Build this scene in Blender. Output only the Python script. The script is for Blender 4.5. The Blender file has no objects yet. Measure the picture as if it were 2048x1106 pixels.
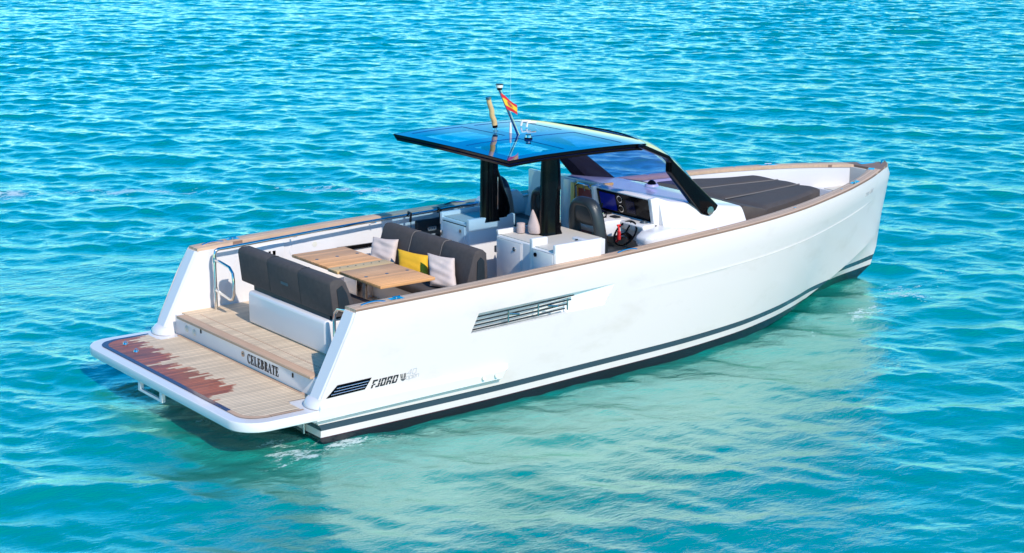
import bpy, bmesh, math, random
import numpy as np
from mathutils import Vector, Matrix
random.seed(7); rng = np.random.default_rng(11)
S = bpy.context.scene
COL = S.collection

# ------------------------------------------------------------------ camera
cam_d = bpy.data.cameras.new('camera'); cam = bpy.data.objects.new('camera', cam_d); COL.objects.link(cam)
Rm = [[0.7995981925734061, 0.13856146002132147, -0.5843316286408785],
      [-0.6005225554757449, 0.19084393717393655, -0.7764993581516192],
      [0.003923263853976469, 0.9717918056048375, 0.23580774915176517]]
M4 = Matrix(Rm).to_4x4(); M4.translation = Vector((-9.411639, -17.978353, 6.494391))
cam.matrix_world = M4
cam_d.sensor_width = 36.0; cam_d.lens = 3593.90445 * 36.0 / 2048.0
cam_d.clip_start = 0.5; cam_d.clip_end = 20000
S.camera = cam

# ------------------------------------------------------------------ light
sun_to = Vector((-0.09, -0.905, 0.76)).normalized()
elev = math.asin(sun_to.z); azi = math.atan2(sun_to.x, sun_to.y)
W = bpy.data.worlds.new('World'); S.world = W; W.use_nodes = True
nt = W.node_tree; bg = nt.nodes['Background']
sky = nt.nodes.new('ShaderNodeTexSky'); sky.sky_type = 'NISHITA'; sky.sun_disc = False
sky.sun_elevation = elev; sky.sun_rotation = azi; sky.air_density = 1.0; sky.dust_density = 0.3; sky.ozone_density = 2.5
hs = nt.nodes.new('ShaderNodeHueSaturation'); hs.inputs['Saturation'].default_value = 1.75
tn = nt.nodes.new('ShaderNodeVectorMath'); tn.operation = 'MULTIPLY'; tn.inputs[1].default_value = (.84, 1.0, .99)
nt.links.new(sky.outputs[0], hs.inputs['Color']); nt.links.new(hs.outputs[0], tn.inputs[0]); nt.links.new(tn.outputs[0], bg.inputs['Color'])
bg.inputs['Strength'].default_value = 0.15
sl = bpy.data.lights.new('sun', 'SUN'); sl.energy = 2.9; sl.angle = math.radians(0.5); sl.color = (1.0, 0.94, 0.85)
so = bpy.data.objects.new('sun', sl); COL.objects.link(so)
so.rotation_euler = sun_to.to_track_quat('Z', 'Y').to_euler()
S.view_settings.view_transform = 'Standard'; S.view_settings.look = 'None'
S.view_settings.exposure = 0.52; S.view_settings.gamma = 1.0

# ------------------------------------------------------------------ materials
def newmat(name):
    m = bpy.data.materials.new(name); m.use_nodes = True
    return m, m.node_tree, m.node_tree.nodes['Principled BSDF']
def N(t, typ, **kw):
    n = t.nodes.new(typ)
    for k, v in kw.items(): setattr(n, k, v)
    return n
def noise(t, scale, detail=3, rough=.5, vec=None):
    n = N(t, 'ShaderNodeTexNoise'); n.inputs['Scale'].default_value = scale
    n.inputs['Detail'].default_value = detail; n.inputs['Roughness'].default_value = rough
    if vec is not None: t.links.new(vec, n.inputs['Vector'])
    return n
def ocoord(t, scale=None):
    tc = N(t, 'ShaderNodeTexCoord'); out = tc.outputs['Object']
    if scale:
        mp = N(t, 'ShaderNodeMapping'); mp.inputs['Scale'].default_value = scale
        t.links.new(out, mp.inputs['Vector']); out = mp.outputs[0]
    return out
def plain(name, col, rough=.5, metal=0, coat=0, var=.06, vscale=6, bump=0, bscale=60, spec=.5):
    m, t, b = newmat(name)
    o = ocoord(t)
    n = noise(t, vscale, 4, .6, o)
    r = N(t, 'ShaderNodeMapRange'); r.inputs['To Min'].default_value = 1 - var; r.inputs['To Max'].default_value = 1 + var
    t.links.new(n.outputs[0], r.inputs[0])
    mx = N(t, 'ShaderNodeVectorMath', operation='SCALE'); mx.inputs[0].default_value = col
    t.links.new(r.outputs[0], mx.inputs['Scale']); t.links.new(mx.outputs[0], b.inputs['Base Color'])
    b.inputs['Roughness'].default_value = rough; b.inputs['Metallic'].default_value = metal
    b.inputs['Coat Weight'].default_value = coat; b.inputs['Specular IOR Level'].default_value = spec
    if bump:
        n2 = noise(t, bscale, 3, .6, o); bp = N(t, 'ShaderNodeBump'); bp.inputs['Strength'].default_value = bump
        bp.inputs['Distance'].default_value = .004
        t.links.new(n2.outputs[0], bp.inputs['Height']); t.links.new(bp.outputs[0], b.inputs['Normal'])
    return m
MAT = {}
MAT['gel'] = plain('white_gelcoat', (.77, .715, .69), .22, 0, .3, .015, 2)
MAT['gelmat'] = plain('white_moulding', (.77, .73, .71), .38, 0, 0, .03, 5)
MAT['cream'] = plain('cream_nonskid', (.66, .59, .50), .55, 0, 0, .03, 40, .15, 200)
MAT['black'] = plain('gloss_black', (.003, .003, .004), .14, 0, 0, .1, spec=.12)
MAT['navy'] = plain('gloss_navy', (.003, .030, .19), .05, 0, .2, .1)
MAT['rubber'] = plain('black_rubber', (.012, .012, .014), .5)
MAT['fabric'] = plain('charcoal_upholstery', (.072, .058, .054), .85, 0, 0, .30, 14, .5, 260)
MAT['fabric2'] = plain('brown_grey_upholstery', (.078, .060, .052), .85, 0, 0, .2, 10, .5, 260)
MAT['piping'] = plain('grey_piping', (.16, .135, .12), .8)
MAT['vinyl'] = plain('slate_vinyl', (.020, .026, .030), .42, 0, .05, .15, 12, .2, 150)
MAT['chrome'] = plain('polished_steel', (.72, .70, .66), .10, 1, 0, .04)
MAT['steel2'] = plain('brushed_steel', (.50, .44, .38), .22, 1, 0, .05)
MAT['blackprint'] = plain('black_lettering', (.012, .010, .012), .4)
MAT['greyprint'] = plain('silver_grey_lettering', (.42, .42, .44), .4)
MAT['trident'] = plain('dark_grey_emblem', (.10, .09, .09), .4)
MAT['faintprint'] = plain('faint_grey_lettering', (.58, .58, .60), .4)
MAT['yellow'] = plain('yellow_cotton', (.86, .45, .02), .9, 0, 0, .08, 20, .5, 240)
MAT['linen'] = plain('pale_linen', (.68, .54, .47), .9, 0, 0, .10, 25, .6, 220)
MAT['pink'] = plain('dusty_pink_towel', (.56, .42, .38), .95, 0, 0, .12, 25, .9, 260)
MAT['honey'] = plain('honey_varnished_wood', (.85, .48, .11), .3, 0, .2, .15, 8)
MAT['redpanel'] = plain('dark_red_panel', (.48, .07, .06), .4, 0, .0, .15, 5)
MAT['tan'] = plain('tan_canvas', (.66, .44, .20), .85, 0, 0, .15, 30, .6, 200)
MAT['screen'] = plain('blue_screen_glass', (.004, .012, .22), .2, 0, 0, .25, 3, spec=.2)
MAT['screendim'] = plain('dim_screen_glass', (.004, .006, .03), .2, 0, 0, .2, 3, spec=.2)
MAT['red'] = plain('red_cord', (.75, .02, .02), .6)
MAT['bolt'] = plain('ivory_plastic', (.72, .68, .58), .4)
MAT['slate'] = plain('slate_grey_paint', (.05, .07, .09), .3)

def ramp(t, fac, stops, interp='LINEAR'):
    r = N(t, 'ShaderNodeValToRGB'); r.color_ramp.interpolation = interp
    e = r.color_ramp.elements
    while len(e) < len(stops): e.new(.5)
    for el, (p, c) in zip(e, stops): el.position = p; el.color = (*c, 1)
    t.links.new(fac, r.inputs[0]); return r

def teakmat(name, base, pitch=.048, axis='Y', caulk=(.05, .035, .025), rough=.6, cw=.11, spread=.25, offs=0.0, lane=False):
    m, t, b = newmat(name)
    o = ocoord(t); sx = N(t, 'ShaderNodeSeparateXYZ'); t.links.new(o, sx.inputs[0])
    d = N(t, 'ShaderNodeMath', operation='DIVIDE'); d.inputs[1].default_value = pitch
    ad = N(t, 'ShaderNodeMath', operation='ADD'); ad.inputs[1].default_value = 100 + offs
    if lane: la = N(t, 'ShaderNodeAttribute', attribute_name='lane')
    t.links.new(la.outputs['Fac'] if lane else sx.outputs[axis], d.inputs[0]); t.links.new(d.outputs[0], ad.inputs[0])
    fr = N(t, 'ShaderNodeMath', operation='FRACT'); fl = N(t, 'ShaderNodeMath', operation='FLOOR')
    t.links.new(ad.outputs[0], fr.inputs[0]); t.links.new(ad.outputs[0], fl.inputs[0])
    lt = N(t, 'ShaderNodeMath', operation='LESS_THAN'); lt.inputs[1].default_value = cw; t.links.new(fr.outputs[0], lt.inputs[0])
    wn = N(t, 'ShaderNodeTexWhiteNoise', noise_dimensions='1D'); t.links.new(fl.outputs[0], wn.inputs['W'])
    sc = (2.0, 60, 20) if axis == 'Y' else (60, 2.0, 20)
    g = noise(t, 1.0, 6, .65, ocoord(t, sc)); g2 = noise(t, 3.0, 4, .6, ocoord(t, None))
    a = N(t, 'ShaderNodeMath', operation='MULTIPLY_ADD'); a.inputs[1].default_value = .45; t.links.new(wn.outputs[0], a.inputs[0]); 
    s2 = N(t, 'ShaderNodeMath', operation='MULTIPLY_ADD'); s2.inputs[1].default_value = .5; t.links.new(g2.outputs[0], s2.inputs[0]); t.links.new(g.outputs[0], s2.inputs[2])
    t.links.new(s2.outputs[0], a.inputs[2])
    r = N(t, 'ShaderNodeMapRange'); r.inputs['From Min'].default_value = .6; r.inputs['From Max'].default_value = 1.5
    r.inputs['To Min'].default_value = 1 - spread; r.inputs['To Max'].default_value = 1 + spread; t.links.new(a.outputs[0], r.inputs[0])
    vs = N(t, 'ShaderNodeVectorMath', operation='SCALE'); vs.inputs[0].default_value = base; t.links.new(r.outputs[0], vs.inputs['Scale'])
    mx = N(t, 'ShaderNodeMix', data_type='RGBA'); t.links.new(lt.outputs[0], mx.inputs[0]); t.links.new(vs.outputs[0], mx.inputs[6]); mx.inputs[7].default_value = (*caulk, 1)
    t.links.new(mx.outputs[2], b.inputs['Base Color']); b.inputs['Roughness'].default_value = rough
    return m
MAT['teak'] = teakmat('weathered_teak_deck', (.80, .60, .40), .0484, caulk=(.34, .23, .15), cw=.20)
MAT['teakwet'] = teakmat('wet_teak_deck', (.42, .095, .03), .0484, rough=.4, cw=.10, spread=.6, caulk=(.03, .01, .01))
MAT['teakdamp'] = teakmat('damp_teak_deck', (.58, .27, .15), .0484, rough=.5, cw=.12, spread=.4, caulk=(.10, .05, .03))
MAT['teakx'] = teakmat('teak_margin_board', (.62, .39, .25), .5, axis='X', cw=.012, caulk=(.1, .06, .04))
MAT['teakxwet'] = teakmat('wet_teak_margin', (.07, .018, .03), .5, axis='X', cw=.01, rough=.06, caulk=(.03, .01, .01))
MAT['teakcap'] = teakmat('teak_capping_rail', (.70, .46, .30), .052, cw=.09, spread=.25, caulk=(.26, .15, .10), lane=True)
MAT['table'] = teakmat('oiled_teak_table', (.88, .42, .155), .062, cw=.04, spread=.35, caulk=(.34, .14, .04), rough=.5)
MAT['tablelight'] = teakmat('pale_teak_table_strip', (.76, .49, .21), .11, cw=.03, spread=.2, caulk=(.45, .24, .1), rough=.5)

# hull paint: white topsides with stripes at fixed heights
m, t, b = newmat('hull_paint'); MAT['hull'] = m
o = ocoord(t); sx = N(t, 'ShaderNodeSeparateXYZ'); t.links.new(o, sx.inputs[0])
mz = N(t, 'ShaderNodeMath', operation='MULTIPLY_ADD'); mz.inputs[1].default_value = -.006
t.links.new(sx.outputs['X'], mz.inputs[0]); t.links.new(sx.outputs['Z'], mz.inputs[2])
r = ramp(t, mz.outputs[0], [(0, (.012, .008, .010)), (.178, (.05, .006, .012)), (.188, (.72, .60, .555)), (.268, (.040, .055, .070)), (.336, (.03, .008, .012)), (.3415, (.72, .60, .555))], 'CONSTANT')
ns = noise(t, 1.3, 5, .6, ocoord(t, (1, 1, 2.2)))
rr = ramp(t, ns.outputs[0], [(.30, (.90, .885, .85)), (.46, (1, 1, 1))])
mm = N(t, 'ShaderNodeMix', data_type='RGBA', blend_type='MULTIPLY'); mm.inputs[0].default_value = .7
t.links.new(r.outputs[0], mm.inputs[6]); t.links.new(rr.outputs[0], mm.inputs[7]); t.links.new(mm.outputs[2], b.inputs['Base Color'])
b.inputs['Roughness'].default_value = .25; b.inputs['Coat Weight'].default_value = .2

def glassmat(name, tint, refl=1.0, rough=.0):
    m = bpy.data.materials.new(name); m.use_nodes = True; t = m.node_tree; t.nodes.clear()
    out = N(t, 'ShaderNodeOutputMaterial'); tr = N(t, 'ShaderNodeBsdfTransparent'); tr.inputs[0].default_value = (*tint, 1)
    gl = N(t, 'ShaderNodeBsdfGlossy'); gl.inputs['Roughness'].default_value = rough; gl.inputs[0].default_value = (refl, refl, refl, 1)
    lw_ = N(t, 'ShaderNodeLayerWeight'); lw_.inputs['Blend'].default_value = .5
    pw = N(t, 'ShaderNodeMath', operation='POWER'); pw.inputs[1].default_value = 4.5; t.links.new(lw_.outputs['Facing'], pw.inputs[0])
    fz = N(t, 'ShaderNodeMath', operation='MULTIPLY_ADD'); fz.inputs[1].default_value = .9; fz.inputs[2].default_value = .05; t.links.new(pw.outputs[0], fz.inputs[0])
    mx = N(t, 'ShaderNodeMixShader'); t.links.new(fz.outputs[0], mx.inputs[0]); t.links.new(tr.outputs[0], mx.inputs[1]); t.links.new(gl.outputs[0], mx.inputs[2])
    t.links.new(mx.outputs[0], out.inputs[0]); return m
MAT['roofglass'] = glassmat('blue_tinted_roof_glass', (.36, .60, .80))
MAT['wsglass'] = glassmat('violet_tinted_windscreen', (.46, .44, .80))

# flag
m, t, b = newmat('red_yellow_red_flag'); MAT['flag'] = m
uvn = N(t, 'ShaderNodeUVMap'); sx = N(t, 'ShaderNodeSeparateXYZ'); t.links.new(uvn.outputs[0], sx.inputs[0])
r = ramp(t, sx.outputs['Y'], [(0, (.62, .012, .02)), (.27, (.85, .50, .02)), (.73, (.62, .012, .02))], 'CONSTANT')
t.links.new(r.outputs[0], b.inputs['Base Color']); b.inputs['Roughness'].default_value = .7

# ------------------------------------------------------------------ mesh helpers
SPLIT = {'console_side', 'rim', 'vent_bracket', 'slat', 'grille_bar', 'bolt_cap', 'worktop_slot', 'wall_switch', 'inlay_line', 'keypad', 'hinge_pin', 'bulkhead', 'side_panel', 'fender_rope', 'console_frame', 'latch', 'platform_strut', 'fitting', 'door_trim'}
class MB:
    def __init__(s): s.v = []; s.f = []; s.m = []
    def add(s, vs, fs, mi=0):
        n = len(s.v); s.v += [tuple(map(float, p)) for p in vs]
        s.f += [tuple(i + n for i in f) for f in fs]; s.m += [mi] * len(fs)
    def box(s, x0, x1, y0, y1, z0, z1, mi=0):
        v = [(x, y, z) for x in (x0, x1) for y in (y0, y1) for z in (z0, z1)]
        s.add(v, [(0, 1, 3, 2), (4, 6, 7, 5), (0, 4, 5, 1), (2, 3, 7, 6), (0, 2, 6, 4), (1, 5, 7, 3)], mi)
    def loft(s, rings, cap=True, closed=True, mi=0):
        n = len(rings[0]); v = [p for r in rings for p in r]; f = []
        for i in range(len(rings) - 1):
            for j in range(n if closed else n - 1):
                k = (j + 1) % n; f.append((i * n + j, i * n + k, (i + 1) * n + k, (i + 1) * n + j))
        if cap and closed: f.append(tuple(range(n - 1, -1, -1))); f.append(tuple((len(rings) - 1) * n + j for j in range(n)))
        s.add(v, f, mi)
    def prism(s, poly, y0, y1, mi=0):     # xz polygon extruded along y
        s.loft([[(x, y, z) for x, z in poly] for y in (y0, y1)], mi=mi)
    def slab(s, poly, z0, z1, mi=0):      # xy polygon
        s.loft([[(x, y, z) for x, y in poly] for z in (z0, z1)], mi=mi)
    def tube(s, pts, r, n=12, mi=0, r2=None, closed=False):
        pts = [Vector(p) for p in pts]; rings = []; up = Vector((0, 0, 1)); prev = None
        L = len(pts)
        for i, p in enumerate(pts):
            a = pts[(i - 1) % L] if (i > 0 or closed) else p; c = pts[(i + 1) % L] if (i < L - 1 or closed) else p
            d = (c - a).normalized()
            if prev is None:
                u = d.cross(up)
                if u.length < .05: u = d.cross(Vector((1, 0, 0)))
                u.normalize()
            else:
                u = prev - d * prev.dot(d); u.normalize()
            prev = u; w = d.cross(u)
            rad = r if r2 is None else r + (r2 - r) * i / (L - 1)
            rings.append([p + (u * math.cos(2 * math.pi * k / n) + w * math.sin(2 * math.pi * k / n)) * rad for k in range(n)])
        if closed: rings.append(rings[0])
        s.loft(rings, cap=not closed, mi=mi)
    def disc(s, c, axis, r, h, n=20, mi=0, r2=None):
        c = Vector(c); a = Vector(axis).normalized(); s.tube([c, c + a * h], r, n, mi, r2)
    def build(s, name, mat, parent=None, smooth=35, bevel=0, seg=2):
        if name in SPLIT and len(s.v):
            par = list(range(len(s.v)))
            def find(a):
                while par[a] != a: par[a] = par[par[a]]; a = par[a]
                return a
            for f in s.f:
                for q in f[1:]: par[find(q)] = find(f[0])
            comps = {}
            for f, mi in zip(s.f, s.m): comps.setdefault(find(f[0]), []).append((f, mi))
            if len(comps) > 1:
                outs = []
                for fl in comps.values():
                    c = MB(); mp_ = {}
                    for f, mi in fl:
                        for q in f:
                            if q not in mp_: mp_[q] = len(c.v); c.v.append(s.v[q])
                        c.f.append(tuple(mp_[q] for q in f)); c.m.append(mi)
                    outs.append(c.build(name, mat, parent, smooth, bevel, seg))
                return outs[0]
        if parent and parent.location.length > 0: s.v = [tuple(Vector(p) - parent.location) for p in s.v]
        me = bpy.data.meshes.new(name); me.from_pydata(s.v, [], s.f)
        mats = mat if isinstance(mat, (list, tuple)) else [mat]
        for q in mats: me.materials.append(MAT[q])
        me.polygons.foreach_set('material_index', s.m)
        bm = bmesh.new(); bm.from_mesh(me); bmesh.ops.remove_doubles(bm, verts=bm.verts, dist=1e-5)
        bmesh.ops.recalc_face_normals(bm, faces=bm.faces)
        if bevel:
            es = [e for e in bm.edges if len(e.link_faces) == 2 and e.calc_face_angle(0) > .5]
            bmesh.ops.bevel(bm, geom=es, offset=bevel, segments=seg, profile=.5, affect='EDGES', clamp_overlap=True)
        bm.to_mesh(me); bm.free()
        if smooth:
            me.shade_smooth(); me.set_sharp_from_angle(angle=math.radians(smooth))
        o = bpy.data.objects.new(name, me); COL.objects.link(o)
        if parent: o.parent = parent
        return o
def empty(name, label=None, cat=None, group=None, parent=None, loc=(0, 0, 0)):
    o = bpy.data.objects.new(name, None); COL.objects.link(o); o.location = loc; o.empty_display_size = .2
    if label: o['label'] = label
    if cat: o['category'] = cat
    if group: o['group'] = group
    if parent: o.parent = parent
    return o
def tag(o, label=None, cat=None, group=None, kind=None):
    for k, v in (('label', label), ('category', cat), ('group', group), ('kind', kind)):
        if v: o[k] = v
    return o
def crom(tab):
    X = np.array([a for a, _ in tab], float); Y = np.array([b for _, b in tab], float)
    d = np.diff(Y) / np.diff(X); mm = np.zeros(len(X)); mm[0] = d[0]; mm[-1] = d[-1]
    for i in range(1, len(X) - 1):
        mm[i] = 0 if d[i - 1] * d[i] <= 0 else 2 * d[i - 1] * d[i] / (d[i - 1] + d[i])
    def f(x):
        x = np.clip(np.asarray(x, float), X[0], X[-1]); i = np.clip(np.searchsorted(X, x) - 1, 0, len(X) - 2)
        h = X[i + 1] - X[i]; t = (x - X[i]) / h
        return (2 * t**3 - 3 * t**2 + 1) * Y[i] + (t**3 - 2 * t**2 + t) * h * mm[i] + (-2 * t**3 + 3 * t**2) * Y[i + 1] + (t**3 - t**2) * h * mm[i + 1]
    return f

# ------------------------------------------------------------------ water
wr = math.radians(37.0); fw = np.array([math.sin(wr), math.cos(wr)]); rt = np.array([math.cos(wr), -math.sin(wr)])
def axis_pts(core0, core1, d0, d1, far0, far1, grow=1.12):
    a = [core0]
    while a[-1] < core1: a.append(a[-1] + d0 + (d1 - d0) * (a[-1] - core0) / (core1 - core0))
    d = d1
    while a[-1] < far1: d *= grow; a.append(a[-1] + d)
    pre = []; d = d0; x = core0
    while x > far0: d *= grow; x -= d; pre.append(x)
    return np.array(pre[::-1] + a)
O = np.array([-9.41, -17.98])
sa = axis_pts(13.0, 92.0, .035, .125, -1500, 9000)
half = axis_pts(0.0, 27.0, .05, .085, 1, 9000)
ta = np.concatenate([-half[::-1], half[1:]])
SS, TT = np.meshgrid(sa, ta, indexing='ij')
X = O[0] + fw[0] * SS + rt[0] * TT; Y = O[1] + fw[1] * SS + rt[1] * TT
Z = np.zeros_like(X); DX = np.zeros_like(X); DY = np.zeros_like(X)
nw = 84
lam = np.exp(np.linspace(math.log(.16), math.log(2.4), nw))
for i, L in enumerate(lam):
    spread = .62 if L < 1.5 else .42
    th = rng.normal(0.12, spread); k = 2 * math.pi / L
    kd = fw * math.cos(th) + rt * math.sin(th)
    slope = .0225 * (1.15 if .25 < L < 1.1 else .85)
    a = slope / k; ph = k * (kd[0] * X + kd[1] * Y) + rng.uniform(0, 6.283)
    Z += a * np.cos(ph); s_ = a * np.sin(ph) * .8; DX -= kd[0] * s_; DY -= kd[1] * s_
# slow patches of rougher and calmer water
P1 = .5 * (np.sin(X * .21 + 1.3 * np.sin(Y * .13)) + np.sin(Y * .27 + 1.1 * np.sin(X * .17 + 2)))
amp = .90 + .22 * P1
def gauss(cx, cy, sx_, sy_, rot=0):
    c, s_ = math.cos(rot), math.sin(rot); u = (X - cx) * c + (Y - cy) * s_; v = -(X - cx) * s_ + (Y - cy) * c
    return np.exp(-(u / sx_)**2 - (v / sy_)**2)
calm = .84 * gauss(.8, 6.6, 4.2, 2.0, -.70) + .35 * gauss(4.5, -5.6, 8.0, 3.4, 0) + .5 * gauss(5, -1.0, 7, 2.0)
amp *= np.clip(1 - calm, .2, 1.3)
fade = np.clip(1.0 - (np.abs(TT) - 27) / 30, 0, 1) * np.clip(1 - (SS - 92) / 60, 0, 1) * np.clip(1 - (13 - SS) / 15, 0, 1)
amp *= fade
Z *= amp; DX *= amp; DY *= amp
# hull's own ripples running out from the bow and the stern
dist = np.hypot((X - 10.4) * .8, Y + .2); Z += .018 * np.cos(dist * 6.5) * np.exp(-((dist - 1.6) / 1.5)**2)
# keep the sheet flat under the hull
me = bpy.data.meshes.new('water'); ns_, nt_ = X.shape
Z += .10
co = np.stack([X + DX, Y + DY, Z], -1).reshape(-1, 3).astype(np.float32)
idx = np.arange(ns_ * nt_).reshape(ns_, nt_)
q = np.stack([idx[:-1, :-1], idx[:-1, 1:], idx[1:, 1:], idx[1:, :-1]], -1).reshape(-1, 4)
me.vertices.add(len(co)); me.vertices.foreach_set('co', co.ravel())
me.loops.add(q.size); me.loops.foreach_set('vertex_index', q.ravel().astype(np.int32))
me.polygons.add(len(q)); me.polygons.foreach_set('loop_start', np.arange(0, q.size, 4, dtype=np.int32))
me.polygons.foreach_set('use_smooth', np.ones(len(q), bool))
me.update(); me.validate()
foam = .66 * gauss(.3, -2.02, 1.0, .22, .0) + .6 * gauss(-.1, -1.6, .6, .4) + .36 * gauss(-.7, -2.4, 1.1, .5) + .5 * gauss(-.6, -.6, .5, 1.2) \
     + .95 * gauss(10.5, -1.1, .75, .55, .3) + .85 * gauss(9.1, -1.55, .9, .35, .5) + .55 * gauss(7.6, -2.0, .9, .3, .4) + .35 * gauss(3.2, -2.1, 2.6, .25, 0) \
     + .30 * gauss(-1.5, -5.6, 2.0, .35, .5) + .55 * gauss(12.2, -.6, .9, .4, 0)
foam += 1.05 * gauss(4.6, 12.7, 1.5, .40, -.62) + 1.0 * gauss(2.6, 13.6, .8, .5, -.5) + .95 * gauss(8.4, 10.2, 1.6, .40, -.75) + .55 * gauss(6.6, 11.3, 1.6, .35, -.7)
at = me.attributes.new('foam', 'FLOAT', 'POINT'); at.data.foreach_set('value', foam.ravel().astype(np.float32))
water = bpy.data.objects.new('water', me); COL.objects.link(water); tag(water, kind='structure')
m, t, b = newmat('sea_water'); MAT['water'] = m; me.materials.append(m)
o = ocoord(t)
big = noise(t, .35, 4, .6, o)
r = ramp(t, big.outputs[0], [(.33, (.000, .285, .205)), (.66, (.000, .285, .235))])
fa = N(t, 'ShaderNodeAttribute', attribute_name='foam')
mpf = N(t, 'ShaderNodeMapping'); mpf.inputs['Rotation'].default_value = (0, 0, math.radians(37)); mpf.inputs['Scale'].default_value = (1, 1.9, 1)
t.links.new(o, mpf.inputs['Vector'])
fn = noise(t, 3.2, 7, .68, mpf.outputs[0]); fn2 = noise(t, 14, 5, .7, mpf.outputs[0])
ma = N(t, 'ShaderNodeMath', operation='MULTIPLY_ADD'); ma.inputs[1].default_value = .45; t.links.new(fn2.outputs[0], ma.inputs[0]); t.links.new(fn.outputs[0], ma.inputs[2])
mb = N(t, 'ShaderNodeMath', operation='MULTIPLY_ADD'); mb.inputs[1].default_value = .34; t.links.new(fa.outputs['Fac'], mb.inputs[0]); t.links.new(ma.outputs[0], mb.inputs[2])
fr = N(t, 'ShaderNodeMapRange'); fr.inputs['From Min'].default_value = 1.01; fr.inputs['From Max'].default_value = 1.13; t.links.new(mb.outputs[0], fr.inputs[0])
mx = N(t, 'ShaderNodeMix', data_type='RGBA'); t.links.new(fr.outputs[0], mx.inputs[0]); t.links.new(r.outputs[0], mx.inputs[6]); mx.inputs[7].default_value = (.78, .84, .82, 1)
t.links.new(mx.outputs[2], b.inputs['Base Color'])
rr = N(t, 'ShaderNodeMapRange'); rr.inputs['To Min'].default_value = .025; rr.inputs['To Max'].default_value = .6; t.links.new(fr.outputs[0], rr.inputs[0]); t.links.new(rr.outputs[0], b.inputs['Roughness'])
b.inputs['IOR'].default_value = 1.45
mpb = N(t, 'ShaderNodeMapping'); mpb.inputs['Rotation'].default_value = (0, 0, math.radians(37)); mpb.inputs['Scale'].default_value = (1, 2.0, 1)
t.links.new(o, mpb.inputs['Vector'])
n1 = noise(t, 3.4, 6, .62, mpb.outputs[0]); n1.inputs['Distortion'].default_value = .3
n2 = noise(t, 11, 4, .6, mpb.outputs[0]); n2.inputs['Distortion'].default_value = .4
hsum = N(t, 'ShaderNodeMath', operation='MULTIPLY_ADD'); hsum.inputs[1].default_value = .22; t.links.new(n2.outputs[0], hsum.inputs[0]); t.links.new(n1.outputs[0], hsum.inputs[2])
bp = N(t, 'ShaderNodeBump'); bp.inputs['Strength'].default_value = .42; bp.inputs['Distance'].default_value = .035
t.links.new(hsum.outputs[0], bp.inputs['Height'])
t.links.new(bp.outputs[0], b.inputs['Normal'])
df = N(t, 'ShaderNodeBsdfDiffuse'); t.links.new(mx.outputs[2], df.inputs['Color']); t.links.new(bp.outputs[0], df.inputs['Normal'])
gs_ = N(t, 'ShaderNodeBsdfGlossy'); gs_.inputs['Color'].default_value = (.76, .98, .88, 1); t.links.new(rr.outputs[0], gs_.inputs['Roughness']); t.links.new(bp.outputs[0], gs_.inputs['Normal'])
lwt = N(t, 'ShaderNodeLayerWeight'); lwt.inputs['Blend'].default_value = .5; t.links.new(bp.outputs[0], lwt.inputs['Normal'])
pw = N(t, 'ShaderNodeMath', operation='POWER'); pw.inputs[1].default_value = 1.9; t.links.new(lwt.outputs['Facing'], pw.inputs[0])
fz = N(t, 'ShaderNodeMath', operation='MULTIPLY_ADD'); fz.inputs[1].default_value = .95; fz.inputs[2].default_value = .04; t.links.new(pw.outputs[0], fz.inputs[0])
ms = N(t, 'ShaderNodeMixShader'); t.links.new(fz.outputs[0], ms.inputs[0]); t.links.new(df.outputs[0], ms.inputs[1]); t.links.new(gs_.outputs[0], ms.inputs[2])
t.links.new(ms.outputs[0], t.nodes['Material Output'].inputs[0])

# ================================================================== THE YACHT
Y_ = empty('motor_yacht', 'white open motor yacht with teak swim platform and dark blue glass hardtop on turquoise sea', 'boat')
Bf = crom([(0, 1.945), (.5, 1.967), (1, 1.994), (1.5, 2.008), (2, 2.010), (2.5, 2.003), (3, 1.985), (4, 1.947), (5, 1.90), (6, 1.85), (6.5, 1.81), (7, 1.745), (7.5, 1.645), (8, 1.515), (8.5, 1.36), (9, 1.19), (9.5, .985), (10, .748), (10.5, .47), (10.8, .29), (11.0, .165), (11.13, .08), (11.19, 0)])
Hf = crom([(0, 1.52), (.5, 1.537), (1, 1.556), (2, 1.582), (3, 1.604), (4, 1.625), (5, 1.652), (6, 1.684), (7, 1.714), (8, 1.738), (9, 1.768), (10, 1.785), (10.6, 1.785), (11.2, 1.765)])
yc = crom([(0, 1.925), (2, 1.90), (4, 1.80), (5.2, 1.725), (6.5, 1.545), (7.5, 1.285), (8.2, 1.03), (8.7, .84), (9.5, .66), (10.3, .42), (10.8, .20), (11.09, 0)])
zc = crom([(0, -.02), (5, .0), (6.5, .05), (7.5, .12), (8.2, .17), (8.7, .25), (9.5, .46), (10.3, .67), (10.8, .79), (11.09, .85)])
yA = crom([(0, 1.80), (4, 1.6), (7, 1.25), (8, .92), (8.7, .68), (9.5, .44), (10, .30), (10.5, .18), (11.04, 0)])
zA = crom([(0, -.12), (6, -.1), (8, .08), (8.7, .18), (9.5, .33), (10.3, .44), (11.04, .52)])
yB = crom([(0, 1.0), (5, .9), (8, .50), (9.5, .26), (10, .16), (10.5, .08), (10.93, 0)])
zB = crom([(0, -.45), (6, -.35), (8, -.15), (9.5, .08), (10.3, .17), (10.93, .25)])
zK = crom([(0, -.7), (6, -.6), (8, -.42), (9.5, -.2), (10.35, -.02), (10.6, .06)])
tt = np.linspace(0, 1, 75)**.88
def rowpts(xf0, xe, yf, zf):
    x = xf0 + (xe - xf0) * tt; return x, yf(x), zf(x)
bev = rowpts(.47, 11.235, lambda x: Bf(np.where(x > 10, 10 + (x - 10) * 1.19 / 1.235, x)) + .02 * np.clip((11.235 - x) / .3, 0, 1), lambda x: Hf(x) - .118 + .02 * np.clip((x - 10.6), 0, 1))
gun = rowpts(.53, 11.19, Bf, Hf)
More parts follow.
